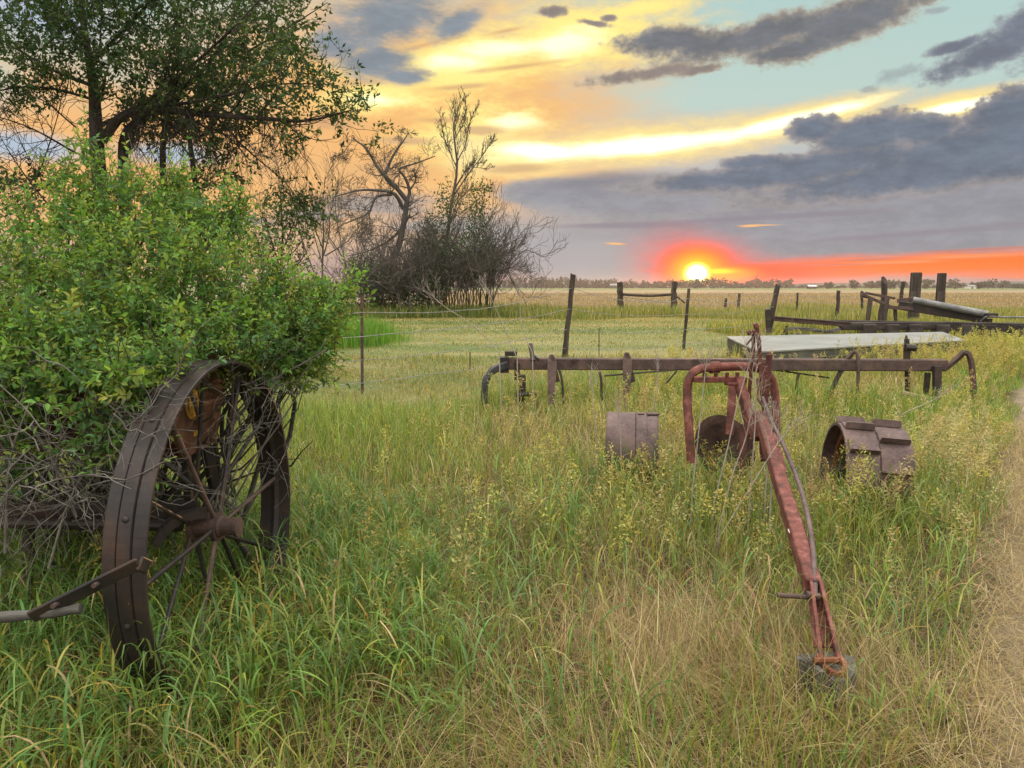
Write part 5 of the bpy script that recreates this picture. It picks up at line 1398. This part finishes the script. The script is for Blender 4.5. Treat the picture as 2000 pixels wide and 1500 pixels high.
# ------------------------------------------------------------------ the two steel wheels in the grass
def build_wheels():
    # plain banded wheel on the left of the plough
    Y = 6.05; R = .305
    a, b = W(1186, 806, Y), W(1284, 806, Y)
    c = (a + b) / 2; c[2] = a[2] - R
    n = norm(np.array([1.0, -.15, 0.0])); wd = np.linalg.norm(b - a); o = wd / 2
    root = empty('steel_wheel', (c[0], c[1], 0)); tag(root, 'plain broad purple-rusted steel wheel seen edge on in the grass left of the plough', 'steel wheel')
    prof = [(-o, R - .03), (-o, R - .006), (-o + .01, R), (.022, R + .001), (.026, R - .006), (.032, R + .002), (o - .09, R + .003), (o - .085, R - .002), (o - .01, R - .003), (o, R - .012), (o, R - .03), (0, R - .018)]
    mb = MB(); add_profile_ring(mb, c, n, prof, seg=80); mb.build('rim', M_RUST_PURPLE, root)
    mb = MB(); add_box(mb, c + n * .06 + np.array([0, -.04, R + .004 - .003]), (.05, .06, .008), 0, .001); add_box(mb, c + n * .155 + np.array([0, -.02, R]), (.10, .10, .012), 0, .003); mb.build('patch_plate', M_RUST, root)
    mb = MB(); add_cyl(mb, c - n * .2, c + n * .2, .045, 14); mb.build('hub', M_RUST, root)
    for i in range(8):
        an = 2 * np.pi * i / 8; d = np.array([0, math.cos(an), math.sin(an)])
        mb = MB(); add_bar(mb, c + d * .04 + n * (.1 if i % 2 else -.1), c + d * (R - .015), .035, .008, bev=0); mb.build('spoke', M_RUST, root)
    # lugged wheel on the right, lying a little askew
    Y = 5.55; R = .36
    c = W(1688, 925, Y); 
    n = norm(np.array([.965, -.15, -.06])); wd = .45; o = wd / 2
    root = empty('lugged_wheel', (c[0], c[1], 0)); tag(root, 'broad rusty steel wheel with raised cleat plates in the grass right of the plough', 'steel wheel')
    prof = [(-o, R - .02), (-o, R), (-.005, R), (0, R - .005), (.005, R + .003), (o - .004, R + .003), (o, R), (o, R - .02), (0, R - .010)]
    mb = MB(); add_profile_ring(mb, c, n, prof, seg=80); mb.build('rim', M_RUST_PURPLE, root)
    h = norm(np.cross(n, np.array([0, 0, 1.0]))); u = np.cross(h, n)
    if h[1] > 0: h = -h
    if u[2] < 0: u = -u
    def lug(an, side, wl):
        d = math.cos(an) * u + math.sin(an) * h; t = -math.sin(an) * u + math.cos(an) * h
        mb = MB(); p = c + d * (R + .004) + n * side
        # base flange and an upright cleat with rounded shoulders
        s = n * wl / 2
        add_hex(mb, [p - s - t * .055 - d * .004, p + s - t * .055 - d * .004, p + s + t * .05, p - s + t * .05, p - s - t * .055 + d * .006, p + s - t * .055 + d * .006, p + s + t * .05 + d * .01, p - s + t * .05 + d * .01], 0)
        q = p + t * .045
        prof_ = [(-1, 0), (1, 0), (1, .035), (.9, .05), (-.9, .05), (-1, .035)]
        V = np.array([q + s * a + d * b + t * e for e in (0, .012) for a, b in prof_]); m = 6
        mb.add(V, np.array([[i, m + i, m + (i + 1) % m, (i + 1) % m] for i in range(m)])); mb.add(V, np.array([[5, 4, 1, 0], [4, 3, 2, 1], [6, 7, 10, 11], [7, 8, 9, 10]]))
        return mb.build('cleat', M_RUST_PURPLE, root)
    for i in range(10):
        an = -.08 + i * 2 * np.pi / 10
        lug(an, .105 if i % 2 == 0 else .105, .20)
        lug(an - .36, -.105, .20)
    for i in range(20):
        an = i * 2 * np.pi / 20 + .22; d = math.cos(an) * u + math.sin(an) * h; p = c + d * (R + .002) + n * (.1 if i % 2 else -.08)
        mb = MB(); add_tube(mb, [p, p + d * .008], [.011, .007], 8); mb.build('rivet', M_RUST, root)
    mb = MB(); add_cyl(mb, c - n * .2, c + n * .18, .05, 14); mb.build('hub', M_RUST_DARK, root)
    for i in range(8):
        an = 2 * np.pi * i / 8; d = math.cos(an) * u + math.sin(an) * h
        mb = MB(); add_bar(mb, c + d * .04 - n * .1, c + d * (R - .012) - n * .03, .04, .009, bev=0); mb.build('spoke', M_RUST_DARK, root)
    # inner band seen in the open end
    mb = MB(); add_profile_ring(mb, c - n * .12, n, [(-.02, R - .075), (-.02, R - .02), (.0, R - .02), (.0, R - .075)], seg=48); mb.build('inner_band', M_RUST_ORANGE, root)
build_wheels()

# ------------------------------------------------------------------ cultivator bar
def build_cultivator():
    Y = 10.0
    b = W(1400, 715, Y)
    root = empty('cultivator', (b[0], b[1], 0)); tag(root, 'long rusty toolbar on curved tines standing in grass behind the red plough', 'farm implement')
    def P(x, y, d=0): return W(x, y, Y + d)
    mb = MB(); add_bar(mb, P(990, 710), P(1846, 713, -.2), .15, .15, bev=.012); bm = mb.build('toolbar', M_RUST, root)
    mb = MB(); add_box(mb, P(998, 690), (.16, .16, .06)); add_box(mb, P(985, 712), (.12, .2, .2)); add_box(mb, P(1010, 725, -.08), (.07, .06, .22)); mb.build('clamp', M_RUST_DARK, root)
    mb = MB(); q = smooth_path([P(992, 712, -.1), P(972, 719, -.12), P(956, 730, -.14), P(948, 748, -.16), P(945, 790, -.16)], 16)
    for a, c in zip(q[:-1], q[1:]): add_bar(mb, a, c + (c - a) * .1, .06, .085, up=(.6, 0, .8), bev=.004)
    mb.build('tine', M_IRON_BLUE, root)
    # wedge tines that rise over the bar
    for x, top, bot, wd in ((1078, 690, 790, .07), (1225, 686, 800, .085)):
        mb = MB()
        add_hex(mb, [P(x - 9, top + 14, -.16), P(x + 10, top + 18, -.16), P(x + 4, bot, -.32), P(x - 8, bot, -.32), P(x - 5, top + 2, -.10), P(x + 3, top + 2, -.10), P(x + 4, bot, -.26), P(x - 8, bot, -.26)], .003)
        add_hex(mb, [P(x - 2, top + 3, -.16), P(x + 4, top + 6, -.16), P(x + 16, 745, -.14), P(x + 6, 748, -.14), P(x - 2, top + 3, -.12), P(x + 4, top + 6, -.12), P(x + 16, 745, -.10), P(x + 6, 748, -.10)], 0)
        mb.build('tine', M_RUST, root)
    for pts, r in (([(1663, 690), (1650, 712), (1632, 745), (1620, 780)], .045), ([(1560, 728), (1556, 752), (1552, 800)], .03), ([(1092, 722), (1098, 745), (1100, 790)], .03), ([(1170, 726), (1174, 742), (1176, 800)], .028)):
        mb = MB(); q = smooth_path([P(x, y, -.13 - .1 * i / 3) for i, (x, y) in enumerate(pts)], 10)
        for a, c in zip(q[:-1], q[1:]): add_bar(mb, a, c + (c - a) * .08, r * 1.4, r, up=(1, 0, 0), bev=.003)
        mb.build('tine', M_RUST_DARK, root)
    mb = MB(); q = smooth_path([P(1640, 716, -.16), P(1660, 695, -.2), P(1671, 687, -.24), P(1676, 700, -.28), P(1676, 740, -.3), P(1674, 800, -.3)], 20)
    add_tube(mb, q, .022, 8); mb.build('spring_tine', M_RUST, root, smooth=True)
    mb = MB(); q = smooth_path([P(1846, 720, -.2), P(1868, 702, -.24), P(1884, 688, -.3), P(1894, 697, -.34), P(1900, 735, -.36), P(1903, 800, -.36)], 24)
    for a, c in zip(q[:-1], q[1:]): add_bar(mb, a, c + (c - a) * .08, .045, .075, up=(0, 1, .1), bev=.003)
    mb.build('spring_tine', M_RUST, root)
    mb = MB(); add_bar(mb, P(1771, 662, -.15), P(1773, 768, -.2), .05, .05); add_hex(mb, [P(1764, 680, -.2), P(1778, 680, -.2), P(1778, 722, -.2), P(1764, 722, -.2), P(1768, 655, -.14), P(1772, 655, -.14), P(1778, 722, -.1), P(1764, 722, -.1)], 0); add_cyl(mb, P(1768, 678, -.2), P(1788, 680, -.2), .045, 8)
    mb.build('upright', M_RUST_DARK, root)
    mb = MB(); add_bar(mb, P(1830, 715, -.3), P(1830, 795, -.35), .10, .06); add_bar(mb, P(1812, 728, -.25), P(1808, 770, -.25), .07, .05); mb.build('end_bracket', M_RUST_DARK, root)
    mb = MB(); add_bar(mb, P(1764, 767, -.45), P(1818, 780, -.4), .05, .05, bev=.01); mb.build('handle', M_STRAW, root)
    mb = MB(); add_bar(mb, P(1020, 732, -.12), P(1020, 800, -.12), .09, .09); add_cyl(mb, P(1008, 772, -.2), P(1048, 768, -.2), .03, 8); mb.build('leg', M_RUST_DARK, root)
    for p0, p1 in (((1180, 734), (1322, 722)), ((1300, 750), (1322, 724)), ((1516, 723), (1620, 738))):
        mb = MB(); add_cyl(mb, P(*p0, -.14), P(*p1, -.14), .012, 6); mb.build('brace_rod', M_RUST_DARK, root)
    for x in (1008, 1120, 1300, 1560, 1700, 1838):
        p = P(x, 704, -.1); mb = MB(); add_cyl(mb, p, p + np.array([0, -.04, 0]), .022, 6); mb.build('bolt', M_RUST_DARK, bm)
    mb = MB(); add_bar(mb, P(1041, 705, -.1), P(1036, 672, .05), .05, .05); add_bar(mb, P(1036, 690, .02), P(1052, 702, -.1), .03, .03); mb.build('stub', M_RUST_DARK, root)
build_cultivator()

# ------------------------------------------------------------------ pale sheet-metal box
def build_box():
    t = BOX_TOP; c = t.mean(0)
    root = empty('metal_box', (c[0], c[1], 0)); tag(root, 'long low pale grey sheet-metal box lying in grass behind the toolbar', 'metal box')
    def inset(k): return np.array([c + (p - c) * k for p in t])
    mb = MB(); lo = inset(.992).copy(); hi = lo.copy(); lo[:, 2] = .0; hi[:, 2] = BOX_Z - .03
    mb.add(np.vstack([lo, hi]), np.array([[0, 1, 5, 4], [1, 2, 6, 5], [2, 3, 7, 6], [3, 0, 4, 7]]))
    for z in (.14, .27):   # pressed ribs round the sides
        for i in range(4):
            a, b = lo[i].copy(), lo[(i + 1) % 4].copy(); a[2] = b[2] = z; add_bar(mb, a, b, .03, .035, bev=.008)
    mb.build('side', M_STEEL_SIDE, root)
    mb = MB(); a = inset(1.004).copy(); b = a.copy(); a[:, 2] = BOX_Z - .035; b[:, 2] = BOX_Z
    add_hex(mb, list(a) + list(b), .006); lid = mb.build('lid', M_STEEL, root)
build_box()

# ------------------------------------------------------------------ timber platform, boom and big posts
def build_timbers():
    Y = 24.0
    b = W(1700, 640, Y)
    root = empty('timber_platform', (b[0], b[1], 0)); tag(root, 'old flat frame of rusty beam and dark timbers lying behind the metal box', 'timber frame')
    def P(x, y, d=0): return W(x, y, Y + d)
    mb = MB(); add_bar(mb, P(1512, 622), P(1660, 634, -.2), .16, .16, bev=.01); add_bar(mb, P(1512, 618.5), P(1660, 630, -.2), .26, .03); add_bar(mb, P(1650, 634, -.2), P(1790, 637, -.3), .14, .10); mb.build('steel_beam', M_RUST, root)
    mb = MB(); add_bar(mb, P(1640, 637, -.1), P(1850, 636, -.5), .3, .24, bev=.02); mb.build('timber', M_TIMBER, root)
    mb = MB(); add_bar(mb, P(1845, 637, -.5), P(2080, 643, -1.0), .32, .28, bev=.02); mb.build('timber', M_TIMBER, root)
    mb = MB(); add_bar(mb, P(1560, 628, 1.6), P(2080, 637, 1.2), .28, .15, bev=.02); mb.build('timber', M_TIMBER, root)
    for i, x in enumerate((1700, 1745, 1790, 1842, 1890, 1935, 1985, 2040)):
        mb = MB(); add_bar(mb, P(x, 648 + .1 * i, -.95), P(x - 10, 642, 1.6), .36, .42, bev=.02); mb.build('cross_tie', M_TIMBER, root)
    mb = MB(); add_bar(mb, P(1500, 604, .1), P(1503, 668, .1), .16, .16, bev=.02); mb.build('end_post', M_TIMBER, root)
    mb = MB(); add_bar(mb, P(1537, 636, -.6), P(1535, 668, -.6), .07, .07); add_bar(mb, P(1537, 640, -.6), P(1518, 666, -.6), .05, .05); mb.build('leg', M_RUST_DARK, root)
    q = smooth_path([W(1540, 642, 22.6), W(1580, 643, 22.6), W(1612, 648, 22.5), W(1640, 643, 22.5)], 12)
    mb = MB()
    for a, c in zip(q[:-1], q[1:]): add_bar(mb, a, c + (c - a) * .05, .10, .10, bev=.01)
    add_bar(mb, W(1545, 651, 22.5), W(1610, 657, 22.5), .1, .05)
    tag(mb.build('split_plank', M_GREY_WOOD_X, base=(q[0][0], q[0][1], 0)), 'bent grey split plank lying under the rusty beam', 'plank')
    # boom with pale pipe
    Y2 = 27.0
    def B(x, y, d=0): return W(x, y, Y2 + d)
    b = B(1800, 620); root = empty('loader_boom', (b[0], b[1], 0)); tag(root, 'rusty folded boom with pale grey pipe propped on wooden legs', 'farm machine')
    mb = MB(); add_cyl(mb, B(1784, 586, -.2), B(1930, 614, -1.6), .115, 14); mb.build('pipe', M_PIPE, root, smooth=False)
    mb = MB(); add_bar(mb, B(1755, 596, .1), B(1928, 622, -1.3), .26, .30, h1=.34, bev=.02); mb.build('trough', M_RUST_DARK, root)
    mb = MB(); add_bar(mb, B(1682, 574, .2), B(1742, 600, .1), .14, .09); add_bar(mb, B(1690, 572, .5), B(1748, 583, .3), .10, .08); add_bar(mb, B(1735, 600, 0), B(1850, 607, -.5), .10, .12); mb.build('frame', M_RUST, root)
    mb = MB(); add_bar(mb, B(1752, 588, .1), B(1790, 583, -.1), .16, .14); mb.build('arm', M_RUST, root)
    mb = MB(); add_box(mb, B(1935, 616, -1.7), (.35, .25, .14)); mb.build('bracket', M_RUST_DARK, root); mb = MB(); add_box(mb, B(1918, 628, -1.4), (.5, .3, .2)); mb.build('bracket', M_RUST_DARK, root); mb = MB(); add_bar(mb, B(1800, 587, .5), B(1824, 588, .5), .10, .10); mb.build('bracket', M_RUST_DARK, root)
    for p0, p1, wd in (((1700, 584), (1693, 628), .13), ((1733, 582), (1724, 628), .13), ((1748, 600), (1752, 628), .10)):
        mb = MB(); add_bar(mb, B(*p0, .1), np.array([B(*p1, .1)[0], Y2 + .1, -.05]), wd, wd, bev=.015); mb.build('leg', M_POST, root)
    mb = MB(); q = smooth_path([B(1690, 575, .2), B(1684, 571, .2), B(1686, 579, .2), B(1700, 582, .2)], 10); add_tube(mb, q, .035, 6); mb.build('hook', M_RUST_DARK, root)
    mb = MB(); q = smooth_path([B(1915, 628, -1.6), B(1930, 618, -1.8), B(1970, 620, -1.8), B(2060, 618, -1.8)], 14); add_tube(mb, q, .03, 6); mb.build('hose', M_PIPE, root)
build_timbers()

# ------------------------------------------------------------------ posts and wires
def rough_post(mb, p0, p1, r, rng, sides=9, top_cut=0.0):
    k = 9; t = np.linspace(0, 1, k)[:, None]
    q = np.asarray(p0) * (1 - t) + np.asarray(p1) * t + rng.normal(0, r * .10, (k, 3)) * np.array([1, 1, 0])
    v, f, idx = tubes(q[None], (r * (1 + .08 * rng.normal(0, 1, k)) * np.linspace(1.08, .94, k))[None], sides)
    v = v + (rng.normal(0, r * .08, (sides, 3)))[np.tile(np.arange(sides), k)]
    ring = idx[0, -1]
    v[ring, 2] += rng.normal(0, r * .18, sides) + top_cut * r * np.cos(np.arange(sides) * 2 * np.pi / sides)
    mb.add(v, f)
    mb.add(np.vstack([v[ring], v[ring].mean(0)[None]]), np.array([[i, (i + 1) % sides, sides] for i in range(sides)]))

def build_fences():
    rng = np.random.default_rng(41)
    def post(top, bot, Y, r, square=False):
        p1 = W(*top, Y); p0 = W(*bot, Y)
        d = (p1 - p0) / (p1[2] - p0[2]); p0 = p0 - d * (p0[2] + .05)      # run it into the ground
        return p0, p1
    # near fence
    root = empty('wire_fence', W(1105, 690, 17.5) * np.array([1, 1, 0])); tag(root, 'sagging wire fence on mismatched posts behind the old machinery', 'fence')
    specs = [((707, 578), (708, 765), 11.6, .022, 'steel', 'thin dark steel post'), ((1119, 536), (1103, 692), 17.4, .055, 'wood', 'leaning weathered wooden post'),
             ((1346, 564), (1335, 682), 19.6, .04, 'wood', 'thin leaning stake'), ((1519, 556), (1506, 624), 24.6, .085, 'wood', 'thick leaning dark post')]
    tops = []
    for top, bot, Y, r, kind, lab in specs:
        p0, p1 = post(top, bot, Y, r); mb = MB()
        if kind == 'steel':
            add_bar(mb, p0, p1, .008, .04, bev=.001); add_bar(mb, p0 + np.array([0, -.02, 0]), p1 + np.array([0, -.02, 0]), .042, .008, up=(0, 1, 0), bev=.001)
            for i in range(14):
                p = p0 + (p1 - p0) * (.15 + .06 * i); add_box(mb, p + np.array([0, -.03, 0]), (.014, .014, .02), 0, .002)
        else: rough_post(mb, p0, p1, r, rng, top_cut=.3)
        o = mb.build('post', M_RUST if kind == 'steel' else M_POST, root); o['label'] = lab
        tops.append((p0, p1))
    left = (np.array([-7.5, 9.5, -.05]), np.array([-7.5, 9.5, 1.4]))
    line = [left] + tops
    for fz in (.84, .60, .36, .14):
        pts = []
        for i in range(len(line) - 1):
            a = line[i][0] + (line[i][1] - line[i][0]) * fz; b = line[i + 1][0] + (line[i + 1][1] - line[i + 1][0]) * fz
            a = a + np.array([0, -.05, 0]); b = b + np.array([0, -.05, 0])
            t = np.linspace(0, 1, 14)[:-1, None]
            sag = .14 * np.sin(np.pi * t) * (1.3 if fz > .8 else .6)
            pts.append(a * (1 - t) + b * t - np.array([0, 0, 1.0]) * sag + rng.normal(0, .006, (13, 3)))
        pts = np.vstack(pts + [[b]]); mb = MB(); add_tube(mb, pts, .0055, 4, False)
        for i in range(0, len(pts) - 1, 1):    # barbs
            for u in (.2, .7):
                p = pts[i] * (1 - u) + pts[i + 1] * u; d = rng.normal(0, .018, 3); add_tube(mb, [p - d, p + d], .0025, 3, False)
        mb.build('wire', M_WIRE, root)
    for x, y0, y1, Y in ((1170, 640, 700, 18.0), (918, 688, 715, 14.5)):
        p0, p1 = post((x, y0), (x, y1), Y, .01); mb = MB(); add_tube(mb, [p0, p1], .012, 5); o = mb.build('stay', M_RUST, root)
    # far fence along the grain field
    root = empty('field_fence', W(1500, 600, 50) * np.array([1, 1, 0])); tag(root, 'distant row of small dark fence posts along the tan grain field', 'fence')
    fp = [((1209, 578), (1209, 600), 52, .07), ((1418, 583), (1416, 600), 50, .09), ((1444, 573), (1442, 598), 50, .09), ((1558, 572), (1556, 604), 42, .05), ((1638, 567), (1635, 612), 36, .085), ((1683, 569), (1684, 606), 40, .075), ((1764, 550), (1760, 584), 44, .10)]
    pl = []
    for top, bot, Y, r in fp:
        p0, p1 = post(top, bot, Y, r); mb = MB(); rough_post(mb, p0, p1, r, rng, 7); mb.build('post', M_POST, root); pl.append((p0, p1))
    xs = [W(1060, 590, 48)] + [W(1212, 575, 44), W(1318, 575, 44), W(1443, 575, 50), W(1557, 575, 42), W(1638, 575, 37), W(1765, 575, 40), W(2080, 575, 40)]
    for zz in (1.15, .85, .55):
        pts = []
        for a, b in zip(xs[:-1], xs[1:]):
            for t in np.linspace(0, 1, 8)[:-1]:
                p = a * (1 - t) + b * t; pts.append([p[0], p[1], zz - .05 * math.sin(math.pi * t)])
        mb = MB(); add_tube(mb, np.array(pts), .008, 4, False); mb.build('wire', M_WIRE, root)
    # brace: two stout posts and a rail
    root = empty('fence_brace', W(1265, 600, 44) * np.array([1, 1, 0])); tag(root, 'two stout wooden brace posts joined by a horizontal rail below the setting sun', 'fence')
    ends = []
    for top, bot, r in (((1211, 552), (1212, 598), .17), ((1317, 551), (1316, 598), .17)):
        p0, p1 = post(top, bot, 44, r); mb = MB(); rough_post(mb, p0, p1, r, rng, 10); mb.build('post', M_POST, root); ends.append((p0, p1))
    mb = MB(); q = smooth_path([W(1217, 575, 43.9), W(1268, 577.5, 43.9), W(1312, 575, 43.9)], 10); add_tube(mb, q, .075, 8); mb.build('rail', M_POST, root, smooth=True)
    mb = MB(); add_tube(mb, [W(1218, 580, 43.8), W(1310, 592, 43.8)], .02, 4); mb.build('brace_wire', M_WIRE, root); mb = MB(); add_tube(mb, [W(1320, 578, 43.8), W(1338, 592, 43.8)], .05, 5); mb.build('strut', M_POST, root)
    # thick squared posts beside the boom
    for (x, top, wpx, Y, lab) in ((1790, 532, 16, 31.5, 'thick square dark post, the left and stouter of two standing behind the boom'), (1840, 533, 13, 31.5, 'thick square dark post, the right and slimmer of two standing behind the boom')):
        p1 = W(x, top, Y); w = wpx / FPX * Y; mb = MB()
        root = empty('square_post', (p1[0], p1[1], 0)); tag(root, lab, 'post')
        add_bar(mb, (p1[0] - .02, p1[1], -.1), p1, w, w, up=(0, 1, 0), bev=.03); mb.build('shaft', M_POST, root)
        q = W(x - 2, 582, Y - .2); mb = MB(); add_box(mb, (q[0], q[1], q[2]), (w * 1.12, .08, .5), 0, .01); mb.build('block', M_POST, root)
    p0, p1 = post((1728, 548), (1722, 615), 29.5, .1); mb = MB(); rough_post(mb, p0, p1, .115, rng, 10, 1.6)
    tag(mb.build('pointed_post', M_POST, base=(p0[0], p0[1], 0)), 'dark pointed wooden post standing behind the crossed boom legs', 'post')
build_fences()

# ------------------------------------------------------------------ dry weed stalks in front of the plough
def build_weeds():
    rng = np.random.default_rng(51)
    ws = [  # traced stalk, depth, label
        ([(1330, 1190), (1400, 1060), (1470, 945), (1520, 865), (1548, 832)], 4.3, 'long pale weed stalk leaning right, with a fan of tips beside the lugged wheel'),
        ([(1395, 980), (1420, 880), (1440, 790), (1462, 715), (1474, 672)], 4.75, 'upright dry weed whose forked top crosses the plough lever'),
        ([(1352, 960), (1364, 850), (1376, 740), (1380, 700)], 4.9, 'dry weed with a bushy head in front of the arched tube'),
        ([(1462, 1010), (1470, 900), (1476, 800), (1473, 735)], 4.5, 'straight dry weed rising through the middle of the plough'),
        ([(1405, 1030), (1430, 930), (1455, 860), (1468, 800)], 4.4, 'slender dry weed slanting up to the hitch bar top'),
        ([(1505, 985), (1506, 900), (1494, 840), (1486, 820)], 4.4, 'short dry weed bending left beside the adjusting rod'),
        ([(1495, 960), (1503, 880), (1512, 800)], 4.7, 'thin dry weed standing against the right leg of the arched tube'),
        ([(1168, 895), (1160, 800), (1154, 728)], 6.4, 'tall single dry stalk left of the plain steel wheel'),
        ([(1213, 920), (1212, 850), (1207, 775)], 5.6, 'dry stalk standing before the plain steel wheel'),
        ([(1275, 830), (1282, 760), (1287, 700)], 6.6, 'dry stalk rising between the plain wheel and the toolbar'),
        ([(975, 690), (930, 640), (870, 600), (838, 572)], 8.8, 'long pale grass stem leaning left beyond the toolbar end'),
        ([(1010, 700), (985, 640), (965, 595), (950, 560)], 8.8, 'pale grass stem with feathered tip leaning left above the toolbar end'),
        ([(1040, 690), (1020, 640), (1015, 590), (1012, 560)], 9.2, 'upright pale grass stem near the left clamp of the toolbar'),
        ([(1700, 850), (1760, 810), (1815, 785), (1850, 765)], 7.4, 'fallen pale stem lying right of the lugged wheel'),
    ]
    for pts, Y, lab in ws:
        q = trace(pts, Y, 16, [.0] * len(pts))
        q = np.vstack([[q[0][0] - (q[1][0] - q[0][0]) * .5, q[0][1], max(0.0, min(.02, q[0][2]))], q])
        root = empty('dry_weed', (q[0, 0], q[0, 1], 0)); tag(root, lab, 'weed', 'dry weed stalks among the machinery')
        r = np.linspace(.0052, .0022, len(q)) * (Y / 4.6) ** .4
        mb = MB(); add_tube(mb, q, r, 6, False); mb.build('stalk', M_WEED, root, smooth=True)
        mb = MB(); Q, R = sprout(q[None], r[None], 9, .55, .20, rng, up=.3, t0=.72, k=5, wig=.15); v, f, _ = tubes(Q, np.maximum(R, .0012), 4); mb.add(v, f)
        Q2, R2 = sprout(Q, R, 4, .6, .5, rng, up=.2, k=4); v, f, _ = tubes(Q2, np.maximum(R2, .001), 3); mb.add(v, f)
        mb.build('seed_head', M_WEED, root, smooth=True)
build_weeds()

# ------------------------------------------------------------------ evening haze
def build_haze():
    m, nt = new_mat('evening_haze'); N = nt.nodes.new
    v = N('ShaderNodeVolumePrincipled')
    v.inputs['Color'].default_value = (0.90, 0.84, 0.84, 1); v.inputs['Density'].default_value = HAZE_DENSITY; v.inputs['Anisotropy'].default_value = 0.65
    o = N('ShaderNodeOutputMaterial'); nt.links.new(v.outputs[0], o.inputs['Volume'])
    mb = MB(); add_box(mb, (0, 690, 6.9), (3400, 1640, 16.2), 0, 0)
    tag(mb.build('haze', m), kind='stuff')
HAZE_DENSITY = 0.00024
build_haze()
